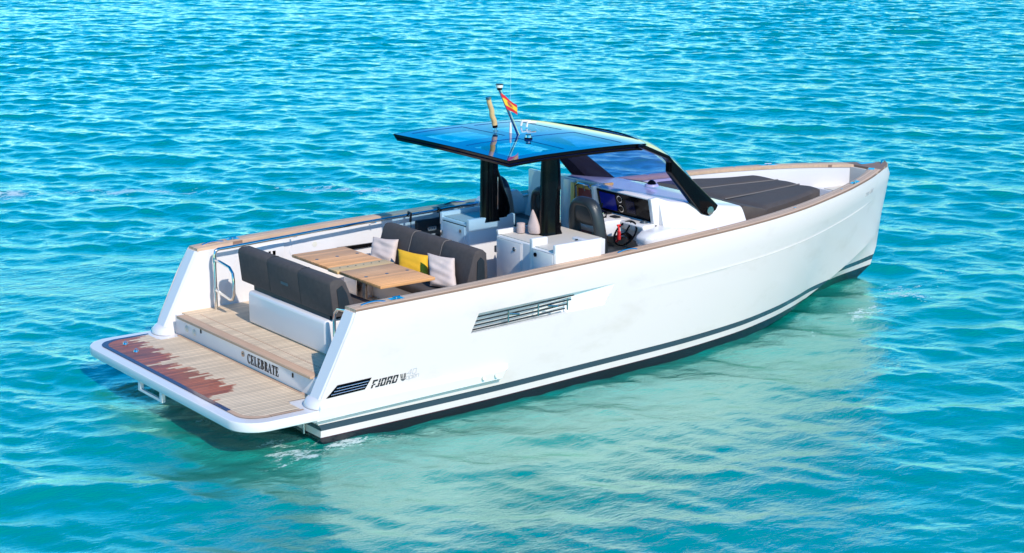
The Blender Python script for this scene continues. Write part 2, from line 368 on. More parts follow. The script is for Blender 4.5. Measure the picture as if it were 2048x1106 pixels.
chi = rowpts(.17, 11.09, yc, zc)
rows = [gun, bev]
fracs = [.12, .205, .222, .232, .236, .255, .38, .52, .66, .78, .88, .95]
for s in fracs:
    x = bev[0] * (1 - s) + chi[0] * s; y = bev[1] * (1 - s) + chi[1] * s; z = bev[2] * (1 - s) + chi[2] * s
    z0s = np.maximum(z[0], .4)
    x = x - (x[0] - (.05 + (max(z[0], .61) - .61) * .50 if z[0] > .42 else .17)) * np.clip(1 - (x - x[0]) / 1.5, 0, 1)
    y = y + .022 * math.sin(math.pi * s) * np.clip((11.0 - x) / 3, 0, 1)
    if s == .232: y = y + .006 * np.clip((x - 4.3) / 3.0, 0, 1) * np.clip((10.3 - x) / .6, 0, 1)
    y[-1] = 0
    rows.append((x, y, z))
rows.append(chi)
rows.append((chi[0], np.maximum(chi[1] - .035 * np.clip((11.05 - chi[0]) / .5, 0, 1), 0), chi[2] - .004))
rows.append(rowpts(.17, 11.04, yA, zA)); rows.append(rowpts(.17, 10.93, yB, zB))
kx = .17 + (10.6 - .17) * tt; rows.append((kx, np.zeros_like(kx), zK(kx)))
NR = len(rows); TOPR = 2 + len(fracs) + 1
def side_y(x, z):
    ys = []; zs = []
    for r in rows[:TOPR]:
        ys.append(np.interp(x, r[0], r[1])); zs.append(np.interp(x, r[0], r[2]))
    return float(np.interp(z, zs[::-1], ys[::-1]))
hb = MB()
for sgn in (-1, 1):
    v = [(r[0][i], sgn * r[1][i], r[2][i]) for r in rows for i in range(75)]
    f = []
    for a in range(NR - 1):
        for i in range(74):
            qd = (a * 75 + i, a * 75 + i + 1, (a + 1) * 75 + i + 1, (a + 1) * 75 + i)
            f.append(qd if sgn < 0 else qd[::-1])
    hb.add(v, f)
# stern transom under the platform
ring = [(r[0][0], r[1][0], r[2][0]) for r in rows if r[2][0] < .55]
vs = []
for (x, y, z) in ring: vs += [(x - .10 if z > .1 else x, -y, z), (x - .10 if z > .1 else x, y, z)]
hb.add(vs, [(2 * i, 2 * i + 1, 2 * i + 3, 2 * i + 2) for i in range(len(ring) - 1)])
hb.add([p for (x, y, z) in ring for p in ((x, -y, z), (x - .10 if z > .1 else x, -y, z))], [(2 * i, 2 * i + 1, 2 * i + 3, 2 * i + 2) for i in range(len(ring) - 1)])
hull = hb.build('hull', 'hull', Y_, smooth=28)
# cut the slanted window recess out of both sides
PX = [(2.13, 1.285), (4.20, 1.318), (4.06, 1.075), (2.02, 1.062)]
bm = bmesh.new(); bm.from_mesh(hull.data)
for i in range(4):
    a = PX[i]; c = PX[(i + 1) % 4]; d = Vector((c[0] - a[0], 0, c[1] - a[1])); nrm = Vector((-d.z, 0, d.x)).normalized()
    gf = [f for f in bm.faces if 1.5 < f.calc_center_median().x < 4.8 and .8 < f.calc_center_median().z < 1.55]
    ge = list({e for f in gf for e in f.edges}); gv = list({v for f in gf for v in f.verts})
    bmesh.ops.bisect_plane(bm, geom=gv + ge + gf, dist=1e-5, plane_co=Vector((a[0], 0, a[1])), plane_no=nrm)
def inpoly(x, z, P):
    sg = 0
    for i in range(len(P)):
        a = P[i]; c = P[(i + 1) % len(P)]; cr = (c[0] - a[0]) * (z - a[1]) - (c[1] - a[1]) * (x - a[0])
        if abs(cr) < 1e-7: continue
        if sg == 0: sg = 1 if cr > 0 else -1
        elif (cr > 0) != (sg > 0): return False
    return True
dead = [f for f in bm.faces if 1.9 < f.calc_center_median().x < 4.3 and inpoly(f.calc_center_median().x, f.calc_center_median().z, PX)]
bmesh.ops.delete(bm, geom=dead, context='FACES'); bm.to_mesh(hull.data); bm.free()
hull.data.shade_smooth(); hull.data.set_sharp_from_angle(angle=math.radians(28))

for sgn in (-1, 1):
    rb = MB(); nn = 14
    def edge(a, c, n=nn): return [(a[0] + (c[0] - a[0]) * k / n, a[1] + (c[1] - a[1]) * k / n) for k in range(n)]
    loop = edge(PX[0], PX[1]) + edge(PX[1], PX[2]) + edge(PX[2], PX[3]) + edge(PX[3], PX[0])
    dep = lambda x: .006 + .13 * min(1, max(0, (4.18 - x) / 1.3))
    outer = [(x, sgn * side_y(x, z), z) for x, z in loop]; inner = [(x, sgn * (side_y(x, z) - dep(x)), z) for x, z in loop]
    rb.loft([outer, inner], cap=False)
    G = 14; gv = []
    for i in range(G + 1):
        for j in range(G + 1):
            u = i / G; w = j / G
            top = (PX[0][0] * (1 - u) + PX[1][0] * u, PX[0][1] * (1 - u) + PX[1][1] * u); bot = (PX[3][0] * (1 - u) + PX[2][0] * u, PX[3][1] * (1 - u) + PX[2][1] * u)
            x = top[0] * (1 - w) + bot[0] * w; z = top[1] * (1 - w) + bot[1] * w
            gv.append((x, sgn * (side_y(x, z) - dep(x)), z))
    rb.add(gv, [(i * (G + 1) + j, i * (G + 1) + j + 1, (i + 1) * (G + 1) + j + 1, (i + 1) * (G + 1) + j) for i in range(G) for j in range(G)])
    rec = rb.build('side_vent', 'gelmat', Y_, smooth=25)
    sb = MB()
    for k in range(4):
        z0 = 1.245 - k * .048; xa = 2.105 - k * .022; xb = 3.56 - k * .045
        pts = [(xa + (xb - xa) * i / 10, sgn * (side_y(xa + (xb - xa) * i / 10, z0) - .004), z0 + .03 * i / 10) for i in range(11)]
        sb.loft([[(x, y + sgn * .004, z - .006), (x, y + sgn * .004, z + .004), (x, y - sgn * .020, z + .004), (x, y - sgn * .020, z - .006)] for x, y, z in pts])
    sb.build('slat', 'rubber', rec)
    ub = MB()
    for xx in (2.55, 3.0, 3.45):
        ub.box(xx, xx + .016, sgn * (side_y(xx, 1.2)) - (.012 if sgn > 0 else .0), sgn * side_y(xx, 1.2) + (.012 if sgn < 0 else 0), 1.11, 1.25)
    ub.build('vent_bracket', 'steel2', rec)
    tb = MB()
    for xx in (2.66, 3.24):
        y0 = sgn * side_y(xx, 1.2); tb.tube([(xx - .1, y0 + sgn * .012, 1.215), (xx + .03, y0 + sgn * .035, 1.195)], .012, 8)
    tb.build('latch', 'steel2', rec)

# ---- lower side moulding carrying the platform forward
for sgn in (-1, 1):
    sp = MB(); rings = []
    for x in np.linspace(-.02, 2.46, 26):
        f = (x + .02) / 2.48
        zt = .600 + .0 * f; zo = .555 - .005 * f; zl = .395 + .045 * f
        yo = max(2.03, 0) + (-.006) * f
        hy = side_y(max(x, .06), .6) - .03
        yo2 = yo + .012
        zt2 = zt + .01
        rings.append([(x + .06, sgn * hy, zt2), (x + .055, sgn * (yo - .035), zt2 - .012), (x + .04, sgn * yo2, zo), (x - .0, sgn * yo, zl + .02), (x - .02, sgn * (yo - .03), zl), (x - .02, sgn * hy, zl)])
    # front end slanted
    last = rings[-1]
    rings.append([(p[0] + (.07 if k < 3 else .0) , sgn * (abs(p[1]) * .55 + .45 * abs(last[0][1])) , p[2]) for k, p in enumerate(last)])
    spo = sp.build('side_moulding', 'gel', Y_, smooth=40) if False else None
    sp.loft(rings); spo = sp.build('side_moulding', 'gel', Y_, smooth=40)
    bb = MB()
    for xx in (2.18, 2.36): bb.disc((xx, sgn * 2.045, .515), (0, sgn, .1), .024, .012, 16)
    bb.build('bolt_cap', 'bolt', spo)

# ---- lower grille at the stern quarter
for sgn in (-1, 1):
    P = [(.27, .762), (.70, .775), (.615, .655), (.13, .635)]
    gb = MB(); off = .006
    q1 = [(x, sgn * (side_y(x, z) + off), z) for x, z in P]; q0 = [(x, sgn * (side_y(x, z) - .02), z) for x, z in P]
    gb.loft([q0, q1]); gr = gb.build('exhaust_grille', 'black', Y_, smooth=0)
    s2 = MB()
    for k in (1, 2, 3):
        w = k / 4; a = (P[0][0] * (1 - w) + P[3][0] * w + .02, P[0][1] * (1 - w) + P[3][1] * w); c = (P[1][0] * (1 - w) + P[2][0] * w - .02, P[1][1] * (1 - w) + P[2][1] * w)
        s2.tube([(a[0], sgn * (side_y(*a) + off + .004), a[1]), (c[0], sgn * (side_y(*c) + off + .004), c[1])], .004, 6)
    s2.build('grille_bar', 'chrome', gr)

# ---- lettering
def strokes(glyph, th, shear=0):   # list of polygons in unit coords
    return glyph
def decal(name, polys, mapf, mat, parent=None):
    d = MB()
    for P in polys:
        P = [(float(a), float(b_)) for a, b_ in P]
        n = len(P); top = [mapf(a, b_, .004) for a, b_ in P]; bot = [mapf(a, b_, -.004) for a, b_ in P]
        d.add(top + bot, [tuple(range(n))] + [(i, (i + 1) % n, n + (i + 1) % n, n + i) for i in range(n)])
    return d.build(name, mat, parent or Y_, smooth=0)
def R(x0, y0, x1, y1): return [(x0, y0), (x1, y0), (x1, y1), (x0, y1)]
gap = .07
FJ = {'F': (.74, [R(0, 0, .27, .50 - gap), [(0, .5), (.22, .5), (.22, .55), (.62, .55), (.62, .42), (.62, .42), (.22, .42), (0, .42)][:0] or R(.22, .36, .58, .50), R(0, .57, .27, 1), R(.22, .80, .8, 1)]),
      'J': (.62, [R(.35, .57, .62, 1), R(.35, .0, .62, .50), R(.02, 0, .40, .18)]),
      'O': (.82, [R(0, 0, .27, .5), R(.22, 0, .60, .18), R(.55, 0, .82, .5), R(0, .57, .27, 1), R(.22, .82, .60, 1), R(.55, .57, .82, 1)]),
      'R': (.82, [R(0, 0, .27, .5), R(.53, 0, .80, .42), R(.22, .34, .62, .5), R(0, .57, .27, 1), R(.22, .82, .60, 1), R(.55, .57, .82, 1)]),
      'D': (.82, [R(0, 0, .27, .5), R(.22, 0, .58, .18), [(.58, 0), (.74, 0), (.82, .12), (.82, .5), (.60, .5), (.60, .18)], R(0, .57, .27, 1), R(.22, .82, .60, 1), [(.60, .57), (.82, .57), (.82, .9), (.74, 1), (.58, 1), (.60, .82)]]) }
polys = []; cx = 0
for ch in 'FJORD':
    w, ps = FJ[ch]
    for P in ps: polys.append([((cx + a + b_ * .42) * 1.0, b_) for a, b_ in P])
    cx += w + (.17 if ch != 'F' else -.02)
for sgn in (-1, 1):
    def mp(u, v, o, sc=.077, x0=.692, z0=.650):
        if sgn > 0: u = 4.75 - u + .25
        x = x0 + u * sc; z = z0 + v * .088 + .030 * u * sc; return (x, sgn * (side_y(x, z) + o), z)
    decal('maker_lettering', polys, mp, 'blackprint')
    tri = []
    for (a, b_) in ((0, .95), (.24, .95), (.62, .95), (.86, .95)):
        tri.append([(a, b_), (a + .13, b_), (a + .13 + (.43 - a) * .28, .35), (a + (.43 - a) * .28, .35)])
    tri.append([(.08, .28), (.92, .28), (.78, .08), (.5, -.05), (.22, .08)])
    decal('trident_emblem', [[(a * 1.05 + 4.95, b_ + .02) for a, b_ in P] for P in tri], mp, 'trident')
    def seg(a, b_, c, d, th=.06):
        L = math.hypot(c - a, d - b_); nx, ny = -(d - b_) / L * th / 2, (c - a) / L * th / 2
        return [(a + nx, b_ + ny), (c + nx, d + ny), (c - nx, d - ny), (a - nx, b_ - ny)]
    def path(pts, th=.06): return [seg(*pts[i], *pts[i + 1], th) for i in range(len(pts) - 1)]
    t40 = path([(.55, .0), (.55, .7), (.0, .22), (.7, .22)]) + path([(.95, .05), (1.45, .05), (1.5, .1), (1.5, .6), (1.45, .66), (.95, .66), (.9, .6), (.9, .1), (.95, .05)])
    t40 = [[(6.1 + a + b_ * .35, .62 + b_) for a, b_ in P] for P in t40]
    op = path([(0, 0), (.4, 0), (.4, .4), (0, .4), (0, 0)], .05) + path([(.55, -.2), (.55, .4), (.95, .4), (.95, 0), (.55, 0)], .05) + path([(1.5, 0), (1.1, 0), (1.1, .4), (1.5, .4), (1.5, .2), (1.1, .2)], .05) + path([(1.65, 0), (1.65, .4), (2.05, .4), (2.05, 0)], .05)
    op = [[(5.95 + a * 1.05 + b_ * .3, .08 + b_) for a, b_ in P] for P in op]
    decal('model_lettering', t40 + op, mp, 'greyprint')
    # registration marks on the bow
    reg = path([(0, 1), (.5, 1), (.2, 0)], .17) + path([(.75, .65), (1.0, 1), (1.0, .65)], .14) + path([(1.3, 0), (1.3, 1), (1.8, .85), (1.35, .5), (1.9, .3), (1.3, 0)], .17) \
        + path([(2.3, .0), (2.3, 1)], .12) + path([(2.7, .5), (3.0, .5)], .12) + path([(3.3, .75), (3.5, 1), (3.5, 0)], .12) + path([(4.0, 0), (4.45, 0), (4.45, 1), (4.0, 1), (4.0, 0)], .12) + path([(4.9, 0), (5.3, .4), (4.95, .7), (5.15, 1), (5.3, .75), (4.9, .35), (5.1, 0)], .12)
    def mr(u, v, o):
        if sgn > 0: u = 5.4 - u
        x = 9.80 + (u - 0) * .062; z = 1.555 + v * .06 + .003 * u; return (x, sgn * (side_y(x, z) + o), z)
    decal('registration_marks', reg, mr, 'greyprint')

# ---- capping rail (teak) both sides and its inner liner
CW = crom([(0, .235), (.5, .235), (2, .20), (5, .195), (7.5, .21), (9, .19), (10, .20), (10.5, .24), (10.75, .27)])
def lane_attr(o):
    at = o.data.attributes.new('lane', 'FLOAT', 'POINT')
    for v_, d_ in zip(o.data.vertices, at.data): d_.value = float(Bf(v_.co.x)) - abs(v_.co.y) - .012
for sgn in (-1, 1):
    c = MB(); rings = []; xs = list(np.linspace(.535, 10.62, 84))
    for x in xs:
        bo = float(Bf(x)) - .012; bi = max(float(Bf(x)) - float(CW(x)), .015); z = float(Hf(x))
        rings.append([(x, sgn * bo, z - .004), (x, sgn * bo, z + .016), (x, sgn * (bo - .01), z + .020), (x, sgn * (bi + .01), z + .020), (x, sgn * bi, z + .016), (x, sgn * bi, z - .025), (x, sgn * (bo - .03), z - .025)])
    c.loft(rings); cap = c.build('capping_rail', 'teakcap', Y_, smooth=30); lane_attr(cap)
    # liner
    l = MB(); rings = []
    for x in np.linspace(.535, 10.6, 70):
        bi = max(float(Bf(x)) - float(CW(x)) + .012, .02); z = float(Hf(x)) - .012; zb = .76 if x < 7 else .95; bl = min(bi, side_y(x, zb) - .05)
        rings.append([(x, sgn * bi, z), (x, sgn * (bi + .03), z), (x, sgn * (bl + .03), zb), (x, sgn * bl, zb)])
    l.loft(rings); l.build('inner_liner', 'gelmat', Y_, smooth=30)
    # slanted stern cheek
    ch = MB(); zz = [.50, .56, .61, .75, .9, 1.1, 1.3, 1.45, 1.524]
    rings = []
    for z in zz:
        x = .05 + max(z - .61, -.05) * .516; yo = side_y(max(x, .06), max(z, .45)) ; yi = 1.735
        rings.append([(x + .02, sgn * (yo + .001), z), (x - .012, sgn * (yo - .03), z), (x - .012, sgn * (yi + .03), z), (x + .015, sgn * yi, z), (x + .5 + .15, sgn * yi, z), (x + .5 + .15, sgn * (yo - .05), z)])
    ch.loft(rings); ck = ch.build('stern_cheek', 'gel', Y_, smooth=25)
    fo = MB(); rings = []
    for k in range(9):
        a = k / 8 * math.pi / 2; h = .10 * math.cos(a) ; g = .13 * math.sin(a)
        n = 14; rg = []
        for j in range(n + 1):
            bta = math.pi * j / n
            rg.append((.10 - (.02 + g) * math.sin(bta), sgn * (1.85 + (.13 + g * .45) * math.cos(bta)), .535 + h))
        rings.append(rg)
    fo.loft(rings, closed=False); fo.build('cheek_foot', 'gel', ck, smooth=60)
    fb = MB(); fb.disc((.30, sgn * 1.84, 1.10), (-1, 0, .5), .001, .001, 4)
    # cleats let into the rail
    for (x0, x1, flat) in ((.66, .97, 0), (1.02, 1.19, 1), (4.33, 4.66, 0), (9.42, 9.66, 1)):
        k = MB(); xm = (x0 + x1) / 2; ym = float(Bf(xm)) - float(CW(xm)) * .52; zt = float(Hf(xm)) + .022
        slope = (float(Bf(x1)) - float(Bf(x0))) / (x1 - x0)
        if flat:
            k.loft([[(x, sgn * (ym + (x - xm) * slope + w), zt + h) for w, h in ((-.045, -.01), (.045, -.01), (.045, .006), (-.045, .006))] for x in (x0, x1)])
            k.disc((xm, sgn * ym, zt), (0, 0, 1), .016, .022, 12); k.tube([(xm - .05, sgn * (ym - slope * .05), zt + .022), (xm + .05, sgn * (ym + slope * .05), zt + .022)], .011, 8)
        else:
            k.tube([(x0 + (x1 - x0) * i / 8, sgn * (ym + (x0 + (x1 - x0) * i / 8 - xm) * slope), zt - .004 + .022 * math.sin(math.pi * i / 8)) for i in range(9)], .013, 8)
        k.build('deck_cleat', 'chrome', cap)
    for x in (6.07, 7.71, 9.05):
        k = MB(); ym = float(Bf(x)) - float(CW(x)) * .5; k.disc((x, sgn * ym, float(Hf(x)) + .018), (0, 0, 1), .02, .012, 14); k.build('rail_socket', 'chrome', cap)

# ---- foredeck: locker top, tip, well floor
fd = MB(); poly = []
xs = [10.62, 10.7, 10.85, 11.0, 11.1, 11.17]
poly = [(x, -(float(Bf(x)) - .012)) for x in xs] + [(x, float(Bf(x)) - .012) for x in xs[::-1]]
fd.slab(poly, 1.758, 1.803); bowdeck = fd.build('bow_deck', 'teakcap', Y_, smooth=0); lane_attr(bowdeck)
k = MB(); k.slab([(10.70, .06), (10.98, .03), (10.98, .11), (10.74, .20)], 1.8, 1.812); k.build('anchor_hatch', 'chrome', bowdeck)
k = MB(); k.slab([(10.50, -.36), (10.62, -.27), (10.56, -.21), (10.44, -.30)], 1.8, 1.812); k.build('mooring_plate', 'chrome', bowdeck)
k = MB(); k.tube([(11.02, -.03, 1.80), (11.05, -.02, 1.84), (11.12, .0, 1.84), (11.16, .0, 1.80)], .012, 8); k.build('bow_ring', 'chrome', bowdeck)
lw = MB(); hwb = lambda x, z: side_y(x, z) - .05
lw.loft([[(x, -hwb(x, z), z) for x in (10.58, 10.63)] + [(x, hwb(x, z), z) for x in (10.63, 10.58)] for z in (1.0, 1.3, 1.60, 1.77)]); lw.build('locker_front', 'cream', Y_, bevel=.008)
stp = MB(); stp.loft([[(x, -hwb(x, z), z) for x in (10.1, 10.3, 10.59)] + [(x, hwb(x, z), z) for x in (10.59, 10.3, 10.1)] for z in (1.0, 1.25, 1.47)]); stb = stp.build('bow_step', 'gelmat', Y_, bevel=.015)
k = MB(); k.box(10.12, 10.56, -.26, .26, 1.47, 1.482); k.build('step_tread', 'cream', stb)
wf = MB(); pl = [(x, -(side_y(x, .93) - .05)) for x in np.linspace(6.9, 10.6, 16)]; pl += [(x, -y) for x, y in pl[::-1]]
wf.slab(pl, .93, 1.00); wf.build('foredeck_floor', 'cream', Y_, smooth=0)

# ---- swim platform
def rrect(x0, x1, hw, r, n=8):
    P = [(x1, -hw)]
    for k in range(n + 1):
        a = math.pi / 2 * k / n; P.append((x0 + r - r * math.sin(a), -hw + r - r * math.cos(a)))
    P2 = [(x, -y) for x, y in P[::-1]]; return P + P2
ZP = .53
pf = MB(); rings = []
for z, ins in ((ZP - .108, .014), (ZP - .100, .004), (ZP - .088, 0), (ZP - .016, .001), (ZP - .006, .004), (ZP + .0, .012)):
    rings.append([(x, y, z) for x, y in rrect(-.93 + ins, .2, 2.035 - ins, .34 - ins)])
pf.loft(rings); plat = pf.build('swim_platform', 'gel', Y_, smooth=32)
# wet shoreline
wet = [(2.15, -.275), (2.02, -.415), (1.94, -.31), (1.885, -.431), (1.80, -.252), (1.70, -.426), (1.51, -.345), (1.29, -.402), (1.14, -.277), (1.106, -.447), (.97, -.39), (.76, -.356), (.66, -.467), (.60, -.752), (.53, -.532), (.10, -.355), (-.03, -.409), (-.18, -.355), (-.5, -.376), (-.735, -.365), (-.89, -.522), (-.945, -.738), (-1.53, -.9)]
wy = np.array([a for a, _ in wet][::-1]); wx = np.array([b_ for _, b_ in wet][::-1])
tk = MB(); HW = 1.90; XA = -.80; RC = .25
def aft_x(y):   # rounded corner limit
    d = abs(y) - (HW - RC)
    return XA if d <= 0 else XA + RC - math.sqrt(max(RC * RC - d * d, 0))
ny = 76
for i in range(ny):
    y0 = -1.84 + i * 3.68 / ny; y1 = y0 + 3.68 / ny; ym = (y0 + y1) / 2
    xa = max(aft_x(y0), aft_x(y1)) + .055; xb = .155 if abs(ym) < 1.55 else -.10
    if abs(ym) >= 1.62: xb = -.12
    jag = rng.normal(0, .055) + (rng.random() < .2) * rng.normal(-.05, .07)
    w = float(np.interp(ym - .02, wy, wx)) + jag
    w = min(max(w, xa), xb)
    if w > xa + .002: tk.add([(xa, y0, ZP + .006), (w, y0 + .0, ZP + .006), (w, y1, ZP + .006), (xa, y1, ZP + .006)], [(0, 1, 2, 3)], 1)
    wd = min(w + abs(rng.normal(.035, .03)), xb)
    if w > xa + .002 and wd > w + .004: tk.add([(w, y0, ZP + .006), (wd, y0, ZP + .006), (wd, y1, ZP + .006), (w, y1, ZP + .006)], [(0, 1, 2, 3)], 2); w = wd
    if w < xb - .002: tk.add([(w, y0, ZP + .006), (xb, y0, ZP + .006), (xb, y1, ZP + .006), (w, y1, ZP + .006)], [(0, 1, 2, 3)], 0)
tk.build('platform_teak', ['teak', 'teakwet', 'teakdamp'], plat, smooth=0)
mg = MB(); oy = np.linspace(-1.90, 1.90, 120)
for i in range(119):
    a, c = oy[i], oy[i + 1]; ins = .06
    def xi(y): return (aft_x(y * (HW - 0) / HW)) 
    x0a, x0c = aft_x(a), aft_x(c)
    x1a = aft_x(max(-HW + .001, min(HW - .001, a * HW / (HW - ins)))) + ins if abs(a) < HW - ins else -.1
    x1c = aft_x(max(-HW + .001, min(HW - .001, c * HW / (HW - ins)))) + ins if abs(c) < HW - ins else -.1
    mg.add([(x0a, a, ZP + .008), (x1a, a, ZP + .008), (x1c, c, ZP + .008), (x0c, c, ZP + .008)], [(0, 1, 2, 3)], 1 if (a + c) / 2 > -1.45 else 0)
mg.add([(.155, -1.60, ZP + .008), (.205, -1.60, ZP + .008), (.205, 1.62, ZP + .008), (.155, 1.62, ZP + .008)], [(0, 1, 2, 3)], 0)
mg.build('platform_margin', ['teakx', 'teakxwet'], plat, smooth=0)
for (x, y) in ((-.53, 1.62), (-.57, 1.24)):
    k = MB(); k.disc((x, y, ZP + .004), (0, 0, 1), .035, .02, 18, r2=.028); k.disc((x, y, ZP + .02), (0, 0, 1), .016, .02, 12); k.build('platform_fitting', 'chrome', plat)
k = MB(); k.box(-.925, -.885, .40, .46, ZP - .195, ZP - .10); k.box(-.925, -.885, -.15, -.09, ZP - .195, ZP - .10); k.box(-.9255, -.8845, -.15, .46, ZP - .215, ZP - .19)
k.build('ladder_bracket', 'gel', plat)
k = MB(); k.tube([(-.35, -1.25, .37), (.12, -1.25, .30)], .022, 10); k.tube([(.13, -1.62, .43), (.13, -1.62, .12)], .03, 10); k.tube([(.05, -1.62, .43), (.05, -1.62, .16)], .015, 8); k.build('platform_strut', 'steel2', plat)

# ---- step and cockpit sole
ZS = .781
ss = MB(); ss.box(.20, 5.3, -1.775, 1.775, .45, ZS - .012); step = ss.build('cockpit_floor', 'gelmat', Y_, bevel=.01)
k = MB(); k.box(.285, 5.3, -1.56, 1.74, ZS - .012, ZS + .002); k.build('floor_teak', 'teak', step, smooth=0)
k = MB(); k.box(.155, .285, -1.60, 1.615, ZS - .03, ZS + .004); k.build('step_nosing', 'teakx', step, bevel=.006)
k = MB(); k.box(.42, .435, -1.35, 1.5, ZS + .002, ZS + .0035); k.box(.42, .62, -1.36, -1.345, ZS + .002, ZS + .0035); k.build('inlay_line', 'teakx', step, smooth=0)
for (y, z, r) in ((1.43, .655, .042), (1.23, .650, .042)):
    k = MB(); k.disc((.203, y, z), (-1, 0, 0), r, .016, 22, r2=r * .85); k.disc((.19, y, z), (-1, 0, 0), r * .55, .012, 16); k.build('shower_cap', 'bolt', step)
k = MB(); k.disc((.203, .0, .665), (-1, 0, 0), .034, .012, 18); k.disc((.192, -.0, .665), (-1, 0, 0), .012, .012, 10); k.build('step_lock', 'steel2', step)
k = MB(); k.box(.19, .202, 1.04, 1.06, .68, .73); k.box(.19, .202, -1.16, -1.14, .66, .71); k.build('hinge_pin', 'black', step)
# serif lettering on the riser
def serif(ch):
    T = .26; t_ = .09
    st = lambda x: [R(x, 0, x + T, 1), R(x - .09, 0, x + T + .09, .05), R(x - .09, .95, x + T + .09, 1)]
    if ch == 'E': return .80, st(.1) + [R(.3, 0, .74, t_), R(.3, .91, .70, 1), R(.3, .47, .58, .55), R(.68, 0, .74, .3), R(.64, .72, .70, 1), R(.53, .36, .58, .66)]
    if ch == 'L': return .74, st(.1) + [R(.3, 0, .70, t_), R(.64, 0, .70, .34)]
    if ch == 'T': return .78, [R(.28, 0, .28 + T, 1), R(.18, 0, .64, .05), R(.02, .91, .80, 1), R(.02, .70, .08, 1), R(.74, .70, .80, 1)]
    if ch == 'A': return .86, [[(.0, 0), (.08, 0), (.46, 1), (.38, 1)], [(.36, 1), (.50, 1), (.86, 0), (.58, 0)], R(.20, .27, .62, .34), R(-.06, 0, .2, .05), R(.5, 0, .94, .05)]
    def arc(cx, cy, ro, ri, sx, a0, a1, n=14, thk=.13):
        out = []
        for i in range(n):
            p = [a0 + (a1 - a0) * (i + k) / n for k in (0, 1)]
            def pt(a, inner):
                a = math.radians(a); w = ri if inner else ro
                xr = (sx - (thk * 2 if inner else 0) * abs(math.cos(a)) ) if False else (sx - (.24 if inner else 0)); 
                return (cx + xr * math.cos(a), cy + w * math.sin(a))
            out.append([pt(p[0], 0), pt(p[1], 0), pt(p[1], 1), pt(p[0], 1)])
        return out
    if ch == 'C': return .82, arc(.46, .5, .52, .45, .44, 45, 315) + [R(.70, .68, .76, 1.0), R(.72, .05, .77, .30)]
    if ch == 'B': return .82, st(.1) + arc(.36, .755, .245, .17, .36, -90, 90) + arc(.36, .26, .26, .18, .42, -90, 90)
    if ch == 'R': return .84, st(.1) + arc(.36, .74, .26, .18, .38, -90, 90) + [[(.36, .48), (.58, .5), (.90, 0), (.64, 0)], R(.6, 0, .98, .05)]
polys = []; cx = 0
for chh in 'CELEBRATE':
    w, ps = serif(chh)
    polys += [[(a + cx, b_) for a, b_ in P] for P in ps]; cx += w + .10
decal('name_lettering', polys, lambda u, v, o: (.2 - o - .001, -.100 - u * .735 / cx, .583 + v * .112 + 0 * u), 'blackprint', step)

# ---- sofas
def sofa(name, facing, x_face, ya, yb, mats='fabric'):
    e = empty(name, parent=Y_)
    f = facing
    return e
af = empty('aft_sofa', parent=Y_)
k = MB(); k.box(.72, 1.52, -1.00, .815, ZS, 1.19); k.build('sofa_base', 'gel', af, bevel=.045, seg=4)
k = MB(); k.box(.80, 1.1, -.97, .79, 1.19, 1.25); k.build('plinth', 'rubber', af)
k = MB(); k.box(.98, 1.60, -1.06, 1.06, 1.12, 1.225); k.build('seat', 'fabric', af, bevel=.04, seg=4)
ym = np.linspace(1.075, -1.075, 4)
for i in range(3):
    a, c = ym[i], ym[i + 1]; k = MB()
    rings = []
    for y, ins in ((a, .007), (a - .003, .002), (a - .010, 0), ((a + c) / 2, -.003), (c + .010, 0), (c + .003, .002), (c, .007)):
        P = [(.795 + ins, 1.245), (.785 + ins, 1.26), (.745 + ins, 1.61 - ins), (.758 + ins, 1.655 - ins), (.80, 1.675 - ins), (.90, 1.672 - ins), (.955 - ins, 1.63 - ins), (1.10 - ins, 1.26), (1.085 - ins, 1.235)]
        rings.append([(x, y, z) for x, z in P])
    k.loft(rings); k.build('backrest_cushion', 'fabric', af, smooth=60)
for yy in ym[1:3]:
    k = MB(); k.tube([(.786, yy, 1.26), (.748, yy, 1.61), (.76, yy, 1.656), (.80, yy, 1.677), (.90, yy, 1.674), (.955, yy, 1.632)], .004, 6); k.build('seam', 'rubber', af)
k = MB(); k.prism([(.86, 1.30), (.83, 1.56), (.90, 1.60), (.96, 1.5), (1.02, 1.28)], -1.085, -1.075); k.build('end_panel', 'vinyl', af)
k = MB(); k.box(.757, .764, -.10, .06, 1.415, 1.445); k.build('sofa_tag', 'slate', af)
fs = empty('forward_sofa', parent=Y_)
k = MB(); k.box(2.62, 3.25, -.82, 1.12, ZS, 1.14); k.build('sofa_base', 'gelmat', fs, bevel=.03)
k = MB(); k.box(2.43, 2.95, -.80, 1.12, 1.09, 1.205); k.build('seat', 'fabric', fs, bevel=.04, seg=4)
ym = np.linspace(1.16, -.85, 4)
for i in range(3):
    a, c = ym[i], ym[i + 1]; k = MB(); rings = []
    for y, ins in ((a, .007), (a - .003, .002), (a - .010, 0), ((a + c) / 2, -.003), (c + .010, 0), (c + .003, .002), (c, .007)):
        P = [(2.80 + ins, 1.20), (2.78 + ins, 1.24), (2.90 + ins, 1.63 - ins), (2.925 + ins, 1.67 - ins), (2.96, 1.69 - ins), (3.04, 1.685 - ins), (3.09 - ins, 1.64 - ins), (3.13 - ins, 1.0), (3.08 - ins, .95), (2.9, .95)]
        rings.append([(x, y, z) for x, z in P])
    k.loft(rings); k.build('backrest_cushion', 'fabric', fs, smooth=60)
for yy in ym[1:3]:
    k = MB(); k.tube([(2.782, yy, 1.24), (2.90, yy, 1.63), (2.925, yy, 1.672), (2.96, yy, 1.692), (3.04, yy, 1.687)], .006, 6); k.build('seam', 'piping', fs)
k = MB(); k.prism([(2.93, 1.05), (2.95, 1.55), (3.0, 1.60), (3.05, 1.55), (3.07, 1.05)], -.862, -.85); k.build('end_panel', 'vinyl', fs)

